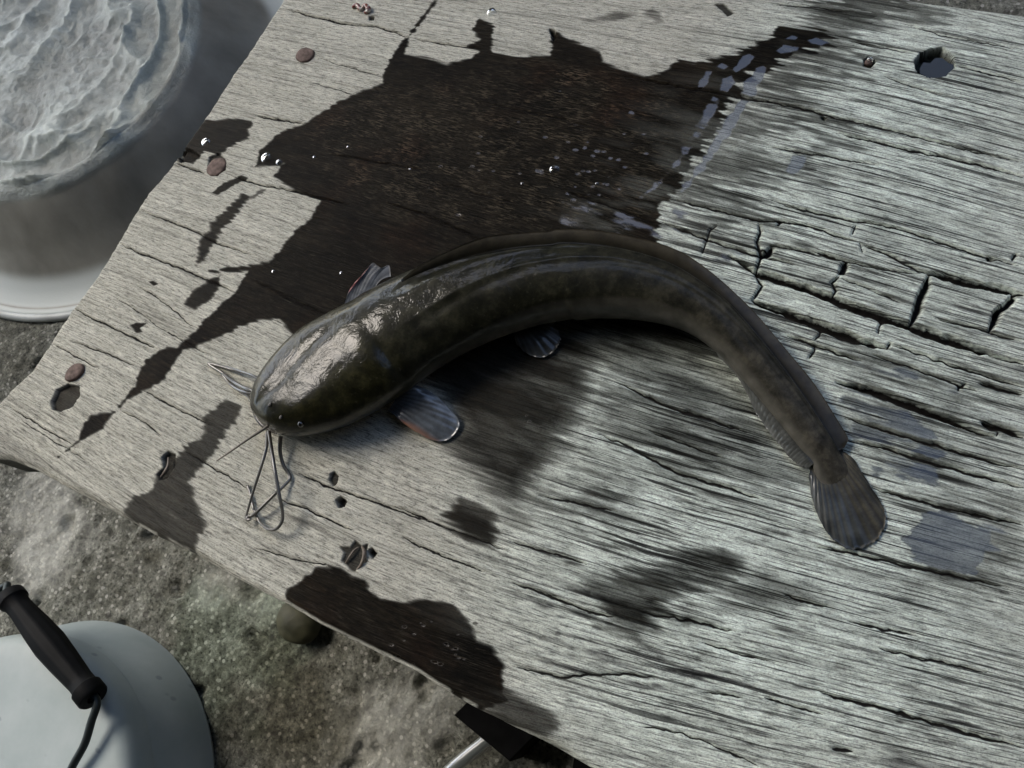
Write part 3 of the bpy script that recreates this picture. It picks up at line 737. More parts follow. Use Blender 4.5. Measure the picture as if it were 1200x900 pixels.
def fish_skin():
    M = Mat('catfish_skin')
    up, al, head = M.attr('dorsal'), M.attr('along'), M.attr('head')
    n1 = M.noise(120, 6, .7); n2 = M.noise(420, 4, .6); n3 = M.noise(140, 3, .5)
    c = M.ramp(n1, [(.34, (.0045, .005, .0026)), (.50, (.0125, .0125, .0068)), (.68, (.034, .033, .019))])
    tailc = M.ramp(n1, [(.34, (.017, .016, .012)), (.50, (.048, .044, .033)), (.68, (.105, .094, .070))])
    c = M.mix(M.ramp(al, [(.5, 0.0), (.85, 1.0)]), c, tailc)
    belly = M.ramp(n3, [(.3, (.065, .062, .050)), (.7, (.13, .122, .10))])
    c = M.mix(M.math('MULTIPLY', M.ramp(up, [(.10, 1.0), (.34, 0.0)]), M.math('SUBTRACT', 1.0, M.math('MULTIPLY', head, .9))), c, belly)
    c = M.mix(head, c, M.mix(1.0, c, (1.15, 1.12, .75), 'MULTIPLY'))
    speck = M.ramp(n2, [(.62, 0.0), (.72, .5)])
    c = M.mix(M.math('MULTIPLY', speck, .5), c, (.09, .085, .06))
    slime = M.noise(38, 4, .62, None, .6)
    rough = M.ramp(slime, [(.35, .35), (.62, .5)])
    rough = M.mixf(M.ramp(al, [(.45, 0.0), (.75, 1.0)]), rough, .42)
    h = M.math('ADD', M.math('MULTIPLY', n1, .7), M.math('MULTIPLY', M.noise(140, 5, .65), .6))
    nb = M.bump(h, .3, .0018)
    nb2 = M.bump(M.mixf(head, M.noise(120, 4, .6, None, .6), M.noise(80, 5, .60, None, 1.0)), M.mixf(head, .30, .36), .0024)
    M.set(color=c, rough=rough, spec=.12, normal=nb, coat=M.mixf(M.ramp(al, [(.42, 0.0), (.70, 1.0)]), .85, .10), coat_rough=.04, coat_normal=nb2)
    M.p.inputs['Coat IOR'].default_value = 1.36
    return M.m

def fin_mat(name, base, tip, red=None, coat=.6):
    M = Mat(name)
    al, ac = M.attr('along'), M.attr('ray')
    st = M.ramp(M.noise(160, 4, .6), [(.35, .6), (.65, 1.2)])
    c = M.mix(M.ramp(al, [(.1, 0.0), (.95, 1.0)]), base, tip)
    c = M.mix(1.0, c, st, 'MULTIPLY')
    c = M.mix(M.math('MULTIPLY', ac, .5), c, M.mix(1.0, c, (.42, .42, .42), 'MULTIPLY'))
    if red: 
        c = M.mix(M.attr('spine'), c, red)
    M.set(color=c, rough=.35, spec=.3, coat=coat, coat_rough=.08, normal=M.bump(M.noise(220, 3), .3, .0006))
    return M.m

def rayed_sheet(name, base, tip, mat, n_al=22, rays=9, sub=8, thick=.0007, wav=.0007, bulge=(0, 0, 0), spine=0.0, jag=0.0, seed=0):
    """fin between a base line and a tip line, ridged by rays; closed solid"""
    na = rays * sub + 1
    b_ = catmull(base, na); t_ = catmull(tip, na)
    f = np.linspace(0, 1, n_al)[:, None, None]
    jg = 1 + jag * (vn(np.arange(na) * 0.9, np.zeros(na), seed) - .6)
    mid = b_[None] * (1 - f * jg[None, :, None]) + t_[None] * f * jg[None, :, None]
    mid = mid + np.asarray(bulge)[None, None] * (np.sin(np.pi * f))
    ph = np.arange(na) / sub * 2 * np.pi
    ridge = wav * np.cos(ph)[None, :] * (0.35 + 0.65 * f[..., 0])
    du = np.gradient(mid, axis=0); dv = np.gradient(mid, axis=1)
    nn = np.cross(du, dv); nn /= np.linalg.norm(nn, axis=2)[..., None] + 1e-12
    if nn[..., 2].mean() < 0: nn = -nn
    th = thick * (1 - .85 * f)
    V1 = mid + nn * (ridge[..., None] + th); V2 = mid + nn * (ridge[..., None] - th)
    N = n_al * na
    q1 = gridq(n_al, na); q2 = q1[:, ::-1] + N
    idx = np.arange(N).reshape(n_al, na)
    lp = np.concatenate([idx[:, 0], idx[-1, 1:], idx[-2::-1, -1], idx[0, -2:0:-1]])
    nx = np.roll(lp, -1)
    q3 = np.stack([lp, nx, nx + N, lp + N], 1)
    ra = (sstep(.1, -.7, np.cos(ph)) * (.3 + 1.0 * vn(np.arange(na) / sub * 1.0, np.zeros(na), seed + 50)))[None, :] * np.ones((n_al, 1))
    al = np.broadcast_to(f[..., 0], (n_al, na))
    sp = np.broadcast_to(np.clip(1 - np.arange(na) / (sub * 2.4), 0, 1)[None], (n_al, na)) * spine * sstep(.35, .7, al)
    att = {k: np.concatenate([v.ravel(), v.ravel()]) for k, v in dict(along=al, ray=ra, spine=sp).items()}
    return mesh_np(name, np.concatenate([V1.reshape(-1, 3), V2.reshape(-1, 3)]), np.concatenate([q1, q2, q3]), mat, None, True, att)

def build_fish():
    fish = empty('catfish', tuple(P(560, 370, TZ)))
    tag(fish, 'dark olive whiskered catfish lying curved on the wet wooden table', 'fish')
    V = []; up = []; al = []; hd = []
    for k in range(NF):
        s = k / (NF - 1) * (len(ST) - 1)
        th = np.linspace(0, 2 * np.pi, NS, endpoint=False)
        ex = 2.12 + 0.06 * math.exp(-((s - 3.5) / 2.5) ** 2)
        p = section(fC[k], fE[k], fA[k], fB[k], th, ex)
        rel = th - fD[k]
        nrm = np.cos(th)[:, None] / fA[k] * fE[k] + np.stack([0 * th, 0 * th, np.sin(th) / fB[k]], 1)
        nrm /= np.linalg.norm(nrm, axis=1)[:, None]
        off = np.zeros(NS)
        # flat skull roof with shallow midline groove, gill edge, flank groove
        if s < 9:
            w = math.exp(-((s - 4.2) / 2.3) ** 2)
            off -= w * .0013 * np.exp(-(rel / .16) ** 2)
            off -= w * .0004 * np.exp(-(rel / .55) ** 2)
            off += w * .0008 * (np.exp(-((rel - .75) / .25) ** 2) + np.exp(-((rel + .75) / .25) ** 2))
            g = math.exp(-((s - 7.3 + 0.0) / .28) ** 2)
            off -= .0011 * g * (np.exp(-((rel + 1.25) / .7) ** 2) + np.exp(-((rel - 1.25) / .7) ** 2))
            g2 = math.exp(-((s - 6.6) / .5) ** 2)
            off += .0009 * g2 * np.exp(-((rel - 1.1) / .6) ** 2)
        if s > 8:
            w = min(1, (s - 8) / 1.5)
            fb = min(1, fB[k] / .012)
            off -= w * .0016 * np.exp(-((rel - .17) / .12) ** 2) * fb                      # trough beside the dorsal fin
            off += w * .0006 * np.exp(-((rel - .42) / .07) ** 2) * fb * (.7 + .6 * vn(np.array([k * .12]), np.array([0.]), 310)[0])
            bead = .5 + .9 * vn(np.array([k * .55]), np.array([3.]), 311)[0]
            off += w * .00042 * np.exp(-((rel - .88) / .035) ** 2) * fb * bead * max(0, 1 - max(0, s - 13) / 3)   # lateral line
            off -= w * .0005 * np.exp(-((rel - 1.02) / .10) ** 2) * fb
        off += .0007 * (vn(np.full(NS, k * .085), th * 3.0, 301) - .5) * min(1, fB[k] / .01)
        V.append(p + nrm * off[:, None])
        up.append(0.5 + 0.5 * np.cos(rel)); al.append(np.full(NS, s / (len(ST) - 1))); hd.append(np.full(NS, float(np.clip((8 - s) / 1.5, 0, 1))))
    V = np.concatenate(V)
    c0 = fC[0] + (fC[0] - fC[3]) * .6; c1 = fC[-1]
    V = np.vstack([V, c0, c1])
    T = []
    for j in range(NS):
        T.append((NF * NS, (j + 1) % NS, j)); T.append((NF * NS + 1, (NF - 1) * NS + j, (NF - 1) * NS + (j + 1) % NS))
    cat1 = lambda L, a, b_: np.concatenate(L + [[a, b_]])
    skin = fish_skin()
    body = mesh_np('body', V, gridq(NF, NS, True), skin, None, True, dict(dorsal=cat1(up, 1, .5), along=cat1(al, 0, 1), head=cat1(hd, 1, 0)), T)
    attach(body, fish)
    Vv = V[:NF * NS]
    cam_c = Vv @ np.stack([AX, AY, AZ]) - CZ * AZ
    ppx = 600 + 900 * cam_c[:, 0] / cam_c[:, 2]; ppy = 450 + 900 * cam_c[:, 1] / cam_c[:, 2]
    def on_body(px, py, r_=4):
        d = np.hypot(ppx - px, ppy - py); k = np.where(d < r_)[0]
        if len(k) == 0: k = np.array([d.argmin()])
        return Vv[k[cam_c[k, 2].argmin()]]
    # mouth
    dk = Mat('mouth_dark'); dk.set(color=(.012, .011, .009), rough=.3)
    lip = Mat('lip_skin'); lip.set(color=lip.ramp(lip.noise(200, 3), [(.3, (.03, .028, .022)), (.7, (.10, .095, .08))]), rough=.22, coat=.5, coat_rough=.08)
    m_pts = [P(x, y, TZ + z) for x, y, z in ((299,466,.008), (298,478,.0085), (302,490,.0085), (310,500,.0085), (324,508,.0085))]
    attach(tube('lip', m_pts, [.0006, .0013, .0016, .0013, .0006], lip.m, None, 40, 10), fish)
    # eyes
    em = Mat('fish_eye'); em.set(color=(.008, .008, .008), rough=.05, coat=1.0, coat_rough=.02)
    rim = Mat('eye_rim'); rim.set(color=(.10, .10, .085), rough=.25)
    for px, py in ((352.5, 497), (306, 449)):
        q = on_body(px, py); c = P(px, py, q[2] + .0009) if px > 330 else surf(2.7, 14)
        a = np.linspace(0, np.pi, 9)
        V_ = lathe(np.stack([.0017 * np.sin(a) + 1e-5, -.0017 * np.cos(a)], 1), 16, c)
        eye = attach(mesh_np('eye', V_.reshape(-1, 3), gridq(9, 16, True), em.m), fish)
        kk = 1 if px > 330 else -1
        nv = np.array([.45 * kk, -.55 * kk, .75]); nv /= np.linalg.norm(nv)
        t1 = np.cross(nv, [0, 0, 1]); t1 /= np.linalg.norm(t1); t2 = np.cross(nv, t1)
        ring = [c + nv * .0007 + .00185 * (math.cos(q) * t1 + math.sin(q) * t2) for q in np.linspace(0, 2 * np.pi, 13)]
        rg = tube('eye_rim', ring, [.00035, .00035], rim.m, None, 36, 8)
        rg.parent = eye; rg.matrix_parent_inverse = Matrix.Translation(-Vector(fish.location))
    for px, py in ((316.5, 474), (329, 489)):
        q = on_body(px, py); c = P(px, py, q[2] + .0001)
        ring = [c + np.array([.0004 * math.cos(q), .0008 * math.sin(q), 0]) for q in np.linspace(0, 2 * np.pi, 9)]
        attach(tube('nostril', ring, [.00045, .00045], dk.m, None, 20, 6), fish)
    # barbels
    bm = Mat('barbel_skin'); a_ = bm.attr('along')
    bc = bm.ramp(a_, [(0, (.035, .032, .026)), (.4, (.10, .095, .08)), (1, (.15, .14, .12))])
    bm.set(color=bc, rough=.25, coat=.7, coat_rough=.08)
    bp = Mat('pale_barbel_skin'); bp.set(color=bp.ramp(bp.attr('along'), [(0, (.10, .09, .07)), (1, (.26, .235, .19))]), rough=.4)
    BAR = [
     ([(323,492,.0165),(310,502,.0185),(290,515,.020),(270,529,.0195),(254,540,.018)], (.0010, .0007, .00035), bp.m),
     ([(315,505,.0085),(318,525,.012),(322,550,.014),(327,578,.0125),(331,600,.0095),(330,612,.008),(323,620,.0065),(314,620,.005),(304,611,.003),(297,595,.0018),(294,580,.0014),(290,569,.0012)], (.0011, .0009, .0008, .0007), bm.m),
     ([(313,507,.007),(312,525,.0105),(305,550,.0105),(297,575,.008),(292,592,.005),(288,607,.0015)], (.0010, .0008, .0006), bm.m),
     ([(329,511,.007),(328,528,.005),(332,545,.0025),(340,559,.0014),(333,569,.003),(322,579,.0055),(305,596,.0055),(296,604,.004),(290,606,.0042),(290,609,.0042),(293,609,.0042)], (.0012, .0009, .0009, .0008), bm.m),
     ([(303,460,.0085),(290,456,.0075),(276,449,.004),(262,438,.0018),(248,429,.0014),(245,426,.0014),(254,428,.0016),(275,434,.003),(294,439,.0055),(303,443,.006)], (.0013, .0010, .0008, .0006), bm.m),
     ([(302,463,.007),(290,460,.006),(278,456,.0035),(268,448,.0015),(258,436,.0012),(250,430,.0012)], (.0012, .0009, .0005), bm.m),
     ([(301,470,.006),(294,470,.004),(290,464,.0022),(280,459,.0014)], (.0012, .0009, .0005), bm.m),
     ([(306,446,.009),(296,440,.0075),(282,435,.0045),(266,430,.002),(256,428,.0014)], (.0009, .0008, .0005), bm.m)]
    for pts, rad, mm in BAR:
        attach(tube('barbel', [P(x, y, TZ + z) for x, y, z in pts], rad, mm, None, 90, 9, True), fish)
    # dorsal fin: a long low fleshy ribbon along the back
    n = 150; rows = 9
    Vd = []; ss = np.linspace(8.8, 22.2, n)
    mid = np.zeros((n, rows, 3)); al = np.zeros((n, rows))
    for i, s in enumerate(ss):
        k = int(round(fs(s))); f = i / (n - 1)
        hgt = .0080 * min(1, (i + 1) / 26) ** .7 * (1 - .15 * f) * min(1, (n - i) / 8 + .35)
        hgt *= 1 + .05 * math.sin(i * .11) + .03 * math.sin(i * .27 + 1)
        d = dors(s)
        b0 = surf(s, d, -.0006)
        lean = math.radians(62 - 50 * min(1, f * 1.3) + 5 * math.sin(i * .12))
        for j in range(rows):
            q = j / (rows - 1)
            ang = lean - .45 * q
            if j == 0: p = b0.copy()
            else: p = mid[i, j - 1] + hgt / (rows - 1) * (math.cos(ang) * fE[k] + np.array([0, 0, math.sin(ang)]))
            mid[i, j] = p; al[i, j] = q
    mid[..., 2] = np.maximum(mid[..., 2], TZ + .0016)
    du = np.gradient(mid, axis=0); dv = np.gradient(mid, axis=1); nn = np.cross(du, dv); nn /= np.linalg.norm(nn, axis=2)[..., None] + 1e-12
    rid = .0 * np.cos(np.arange(n) * 2 * np.pi / 3.0)[:, None]
    th = (.0010 * (1 - .45 * al) + 0)[..., None]
    V1 = mid + nn * (rid[..., None] + th); V2 = mid + nn * (rid[..., None] - th); N = n * rows
    q1 = gridq(n, rows); idx = np.arange(N).reshape(n, rows)
    lp = np.concatenate([idx[:, 0], idx[-1, 1:], idx[-2::-1, -1], idx[0, -2:0:-1]]); nx = np.roll(lp, -1)
    dfm = fin_mat('dorsal_fin_skin', (.016, .0145, .009), (.058, .050, .034), None, coat=.03)
    att = dict(along=np.concatenate([al.ravel()] * 2), ray=np.zeros(2 * N))
    o = mesh_np('dorsal_fin', np.concatenate([V1.reshape(-1, 3), V2.reshape(-1, 3)]), np.concatenate([q1, q1[:, ::-1] + N, np.stack([lp, nx, nx + N, lp + N], 1)]), dfm, None, True, att)
    attach(o, fish)
    # anal fin
    afm = fin_mat('anal_fin_skin', (.05, .052, .045), (.13, .135, .125))
    base = [surf(s, 180, -.001) for s in np.linspace(16.6, 22.2, 9)]
    base = [b_ + np.array([0, 0, .0005]) for b_ in base]
    tips = [P(x, y, TZ + z) for x, y, z in ((842,418,.004),(860,436,.004),(874,458,.0035),(884,480,.003),(896,499,.0028),(910,517,.0025),(924,534,.0022),(936,545,.002),(947,549,.002))]
    attach(rayed_sheet('anal_fin', base, tips, afm, 10, 34, 4, .0006, .00008, (0, 0, .0012), 0, .12, 4), fish)
    # caudal fin
    cfm = Mat('caudal_fin_skin'); al_, ra_, gl = cfm.attr('along'), cfm.attr('ray'), cfm.attr('side')
    c1 = cfm.ramp(cfm.noise(120, 6, .7), [(.32, (.020, .019, .012)), (.52, (.052, .047, .032)), (.72, (.098, .087, .056))])
    c2 = cfm.ramp(cfm.noise(120, 4), [(.35, (.022, .025, .023)), (.7, (.075, .08, .075))])
    c = cfm.mix(gl, c1, c2); c = cfm.mix(cfm.math('MULTIPLY', ra_, .6), c, cfm.mix(1.0, c, (.4, .4, .4), 'MULTIPLY'))
    cfm.set(color=c, rough=.4, spec=.3, coat=cfm.mixf(gl, .0, .5), coat_rough=.12, normal=cfm.bump(cfm.noise(260, 3), .25, .0006))
    base = [P(x, y, TZ + z) for x, y, z in ((950,546,.0008),(958,540,.0012),(968,535,.0014),(978,530,.0012),(986,527,.0008))]
    tips = [P(x, y, TZ + z) for x, y, z in ((948,560,.0012),(952,585,.001),(960,608,.001),(972,628,.001),(985,639,.001),(1000,645,.001),(1016,640,.001),(1030,630,.001),(1038,612,.001),(1034,592,.001),(1020,570,.001),(1003,542,.0012))]
    o = rayed_sheet('caudal_fin', base, tips, cfm.m, 26, 15, 7, .0007, .00012, (0, 0, .0012), 0, .03, 9)
    sv = []
    na = 15 * 7 + 1
    for f in np.linspace(0, 1, 26):
        sv.append(sstep(.66, .50, np.linspace(0, 1, na) + .10 * (1 - f)) * sstep(.18, .55, f))
    sv = np.concatenate(sv); a = o.data.attributes.new('side', 'FLOAT', 'POINT'); a.data.foreach_set('value', np.concatenate([sv, sv]).astype(np.float32))
    attach(o, fish)
    # pectoral fins
    pfm = fin_mat('pectoral_fin_skin', (.05, .056, .06), (.15, .17, .19), (.42, .19, .11), coat=1.0)
    base = [P(x, y, TZ + z) for x, y, z in ((456,482,.006),(462,472,.0085),(468,462,.0105),(477,455,.0115))]
    tips = [P(x, y, TZ + z) for x, y, z in ((486,505,.004),(506,515,.0026),(523,516,.002),(535,506,.002),(538,494,.0028),(527,479,.005),(511,464,.0075),(494,454,.0095),(482,452,.011))]
    o = attach(rayed_sheet('pectoral_fin', base, tips, pfm, 20, 11, 7, .0008, .00014, (0, 0, .003), 1.0, 0, 2), fish)
    base = [P(x, y, TZ + z) for x, y, z in ((403,360,.010),(414,354,.011),(426,347,.012),(438,340,.012))]
    tips = [P(x, y, TZ + z) for x, y, z in ((418,330,.017),(430,316,.018),(437,308,.018),(442,311,.017),(448,314,.016),(456,311,.015),(458,324,.013))]
    pf2 = fin_mat('far_pectoral_fin_skin', (.16, .175, .19), (.20, .21, .22), (.42, .12, .11))
    attach(rayed_sheet('pectoral_fin', base, tips, pf2, 16, 8, 7, .0008, .00008, (-.001, .001, .001), .9, 0, 3), fish)
    vfm = fin_mat('pelvic_fin_skin', (.03, .032, .03), (.075, .08, .078))
    base = [P(x, y, TZ + z) for x, y, z in ((602,390,.004),(612,386,.005),(624,381,.005),(636,378,.005))]
    tips = [P(x, y, TZ + z) for x, y, z in ((606,404,.0022),(616,413,.002),(630,419,.0018),(644,416,.0018),(655,404,.002),(656,392,.0022),(648,380,.003))]
    attach(rayed_sheet('pelvic_fin', base, tips, vfm, 14, 9, 6, .0005, .0002, (0, 0, .0015), 0, .06, 5), fish)
    return fish
build_fish()

# ------------------------------------------------------------------ overturned basin
def build_basin():
    c = np.array([-0.902, 0.31]); KB = 0.905
    basin = empty('metal_basin', (c[0], c[1], 0))
    tag(basin, 'dented dull grey metal basin turned upside down on the concrete beside the table', 'basin')
    M = Mat('battered_aluminium'); top = M.attr('top'); rid = M.attr('ridge')
    n1 = M.noise(28, 6, .65); n2 = M.noise(150, 5, .7, None, 1.5)
    cc = M.ramp(n1, [(.3, (.33, .37, .335)), (.55, (.48, .525, .48)), (.8, (.62, .67, .62))])
    cc = M.mix(M.ramp(n2, [(.5, 0.), (.75, .5)]), cc, (.66, .70, .69))
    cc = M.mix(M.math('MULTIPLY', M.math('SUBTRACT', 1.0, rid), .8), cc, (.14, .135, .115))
    side = M.ramp(M.noise(16, 5, .6, M.coords((1, 1, .5))), [(.3, (.19, .182, .150)), (.7, (.33, .32, .27))])  # side darker than the top, its shade put into the colour
    side = M.mix(M.attr('lip'), side, (.50, .53, .49))  # flared lip painted brighter for the light it catches
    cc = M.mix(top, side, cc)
    M.set(color=cc, metal=.05, rough=M.mixf(top, .55, M.ramp(n2, [(.3, .6), (.7, .38)])), normal=M.bump(n2, M.mixf(top, .10, .7), .0025))
    prof = [(.300,.000),(.308,.0005),(.3125,.004),(.3125,.008),(.309,.0115),(.304,.0118),(.300,.0112),(.293,.0125),(.283,.016),(.274,.021),(.266,.027),(.258,.036),(.249,.048),(.240,.061),(.231,.075),(.222,.089),(.213,.102),(.207,.110),(.203,.1155),(.199,.1185),(.196,.1190)]
    prof = catmull(prof, 90)
    seg = 420
    rr = np.linspace(.195, .0005, 110)
    full = np.vstack([prof, np.stack([rr, np.full(110, .1185)], 1)])
    V = lathe(full, seg, (0, 0, 0))
    X, Y = V[..., 0].copy(), V[..., 1].copy()
    a = np.arctan2(Y, X); rad = full[:, :1] * np.ones((1, seg))
    onp = np.concatenate([sstep(.085, .119, prof[:, 1]) * 0 + sstep(.108, .118, prof[:, 1]), np.ones(110)])[:, None]
    wx = X + .05 * (fbm(X * 9, Y * 9, 3, 401) - .5); wy = Y + .05 * (fbm(X * 9 + 7, Y * 9 + 3, 3, 402) - .5)
    r1 = 1 - np.abs(2 * vn(wx * 17, wy * 17, 403) - 1); r2 = 1 - np.abs(2 * vn(wx * 40 + 5, wy * 40, 404) - 1)
    conc = 1 - np.abs(2 * vn(rad * 34 + .6 * fbm(X * 14, Y * 14, 2, 408), a * 1.6, 405) - 1)
    ring = sstep(.05, .19, rad)
    ridge = (.55 * r1 ** 3 + .14 * r2 ** 2) * (1 - .5 * ring) + .65 * ring * conc ** 3
    fl = fbm(X * 90, Y * 90, 4, 406)
    dz = .024 * (ridge - .3) + .006 * (fl - .5) + .012 * (fbm(X * 7, Y * 7, 3, 407) - .5)
    dz *= np.where(rad > .192, .25, 1)
    bead = .006 * np.exp(-((rad - .192) / .006) ** 2)
    V[..., 2] += onp * (dz + bead)
    dent = .006 * (fbm(a * 3, rad * 20, 3, 410) - .5) * (1 - onp) * sstep(.03, .06, V[..., 2])
    V[..., 0] += np.cos(a) * dent; V[..., 1] += np.sin(a) * dent
    nP = len(full)
    verts = np.vstack([V.reshape(-1, 3), [[0, 0, .1185]]]) * np.array([KB, KB, .80]) + np.array([c[0], c[1], 0])
    lastr = (nP - 1) * seg
    T = [(lastr + j, lastr + (j + 1) % seg, nP * seg) for j in range(seg)]
    lipa = np.concatenate([1 - sstep(.020, .034, prof[:, 1]), np.zeros(110)])[:, None] * np.ones((1, seg))
    groove = np.exp(-((full[:, :1] - .3015) / .0018) ** 2) * (full[:, 1:2] < .0125) * (full[:, 1:2] > .009)
    lipa = lipa * (1 - .9 * groove)
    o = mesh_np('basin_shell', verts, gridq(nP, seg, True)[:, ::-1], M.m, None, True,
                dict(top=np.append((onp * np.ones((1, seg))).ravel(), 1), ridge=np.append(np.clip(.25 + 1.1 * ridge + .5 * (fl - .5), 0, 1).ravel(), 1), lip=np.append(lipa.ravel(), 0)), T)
    attach(o, basin)
    # rolled rim
    a = np.linspace(0, 2 * np.pi, 65)
    rim = [(c[0] + .3125 * KB * math.cos(q), c[1] + .3125 * KB * math.sin(q), .0050) for q in a]
    rmn = Mat('rim_metal'); rmn.set(color=rmn.ramp(rmn.noise(40, 4), [(.3, (.34, .35, .33)), (.7, (.5, .52, .49))]), metal=.15, rough=.5)
    attach(tube('rolled_rim', rim, [.0050, .0050], rmn.m, None, 260, 12), basin)
build_basin()

# ------------------------------------------------------------------ low white tub with lid and bail handle
def build_tub():
    LZ = 0.085
    c = np.array([-0.468, -0.332]); R = 0.131
    bucket = empty('plastic_tub', (c[0], c[1], 0))
    tag(bucket, 'low white plastic tub with a scuffed lid and a black handle grip, on the concrete', 'tub')
    M = Mat('white_plastic')
    n = M.noise(25, 5, .6); sc = M.noise(120, 5, .7, M.coords((1, .35, 1)))
    col_ = M.ramp(n, [(.3, (.33, .39, .385)), (.7, (.42, .475, .47))])
    col_ = M.mix(M.ramp(sc, [(.66, 0.), (.74, .6)]), col_, (.26, .30, .31))
    sp = M.new('ShaderNodeTexVoronoi'); sp.inputs['Scale'].default_value = 55; M.link(M.coords((1, 1.8, 1)), sp.inputs['Vector'])
    spk = M.math('MULTIPLY', M.ramp(sp.outputs['Distance'], [(.10, 1.), (.2, 0.)]), M.ramp(sp.outputs['Color'], [(.6, 0.), (.75, .8)]))
    col_ = M.mix(M.math('MULTIPLY', spk, .7), col_, (.16, .19, .21))
    M.set(color=col_, rough=.45, spec=.35, normal=M.bump(sc, .08, .001))
    prof = catmull([(.150, -.006), (.153, .0), (.1525, .004), (.148, .024), (.142, .044), (.1385, .058)], 40)
    V = lathe(prof, 128, (c[0], c[1], 0))
    body = mesh_np('body', V.reshape(-1, 3), gridq(40, 128, True)[:, ::-1], M.m, None, True); attach(body, bucket)
    lp = [(.1375, .0575), (.1386, .0574), (.1391, .0586), (.1382, .066), (.1365, .0745), (.1335, .0800), (.1290, .0832), (.122, .0845), (.112, LZ), (.09, LZ + .0005), (.05, LZ + .001), (.0003, LZ + .001)]
    pr = catmull(lp, 120)
    V = lathe(pr, 128, (c[0], c[1], 0))
    lid = mesh_np('lid', np.vstack([V.reshape(-1, 3), [[c[0], c[1], LZ + .001]]]), gridq(120, 128, True)[:, ::-1], M.m, None, True, None, [(119 * 128 + j, 119 * 128 + (j + 1) % 128, 120 * 128) for j in range(128)])
    attach(lid, bucket)
    # grip: ridged barrel with flanges
    blk = Mat('black_plastic'); blk.set(color=blk.ramp(blk.noise(90, 4), [(.3, (.0025, .003, .0035)), (.7, (.006, .0065, .007))]), rough=.6, spec=.10)
    gz = LZ + .0135
    g0 = P(11, 697, gz); g1 = P(110, 818, gz)
    ax = g1 - g0; Lg = np.linalg.norm(ax); ax /= Lg
    s1 = np.array([0, 0, 1.]); s2 = np.cross(ax, s1)
    gp = [(0, .004), (0, .0100), (.0015, .0112), (.0085, .0112), (.0105, .0095), (.02, .0092), (.045, .0112), (Lg * .5, .0122), (Lg - .045, .0112), (Lg - .02, .0094), (Lg - .0125, .0097), (Lg - .0105, .0114), (Lg - .0015, .0114), (Lg, .0104), (Lg, .0050), (Lg - .006, .0045)]
    seg = 40; rows = []
    for k, (x, r_) in enumerate(gp):
        q = np.linspace(0, 2 * np.pi, seg, endpoint=False)
        rr = r_ * (1 + (.03 * np.cos(q * 10) if .02 <= x <= Lg - .02 else 0))
        rows.append(g0 + ax * x + (rr * np.cos(q))[:, None] * s1 + (rr * np.sin(q))[:, None] * s2)
    hd = mesh_np('grip', np.concatenate(rows), gridq(len(gp), seg, True), blk.m, None, True); attach(hd, bucket)
    md = hd.modifiers.new('e', 'EDGE_SPLIT'); md.split_angle = math.radians(40)
    wire = Mat('handle_wire'); wire.set(color=(.035, .045, .045), metal=.6, rough=.4)
    ends = [c + R * 1.10 * np.array([math.cos(q), math.sin(q)]) for q in (math.radians(-58), math.radians(150))]
    pa = [g1 - ax * .01, g1 + ax * .004, P(107, 846, gz - .001), P(99, 872, gz - .003), P(84, 900, gz - .005), P(70, 935, LZ + .004), np.array([*((c + .75 * (ends[0] - c))), LZ + .0045]), np.array([*(c + 1.015 * (ends[0] - c)), LZ - .015]), np.array([*(c + 1.02 * (ends[0] - c)), LZ - .045])]
    attach(tube('handle_wire', pa, [.0030, .0030], wire.m, None, 120, 12), bucket)
    o0 = g0 - ax * .03
    pb = [g0 + ax * .01, g0 - ax * .004, g0 - ax * .012 + np.array([-.006, -.006, -.006]), np.array([*(c + .9 * (ends[1] - c)), LZ + .006]), np.array([*(c + 1.015 * (ends[1] - c)), LZ - .015]), np.array([*(c + 1.02 * (ends[1] - c)), LZ - .045])]
    attach(tube('handle_wire', pb, [.0030, .0030], wire.m, None, 80, 12), bucket)
    print('bucket', c, R, 'grip', Lg)
build_tub()

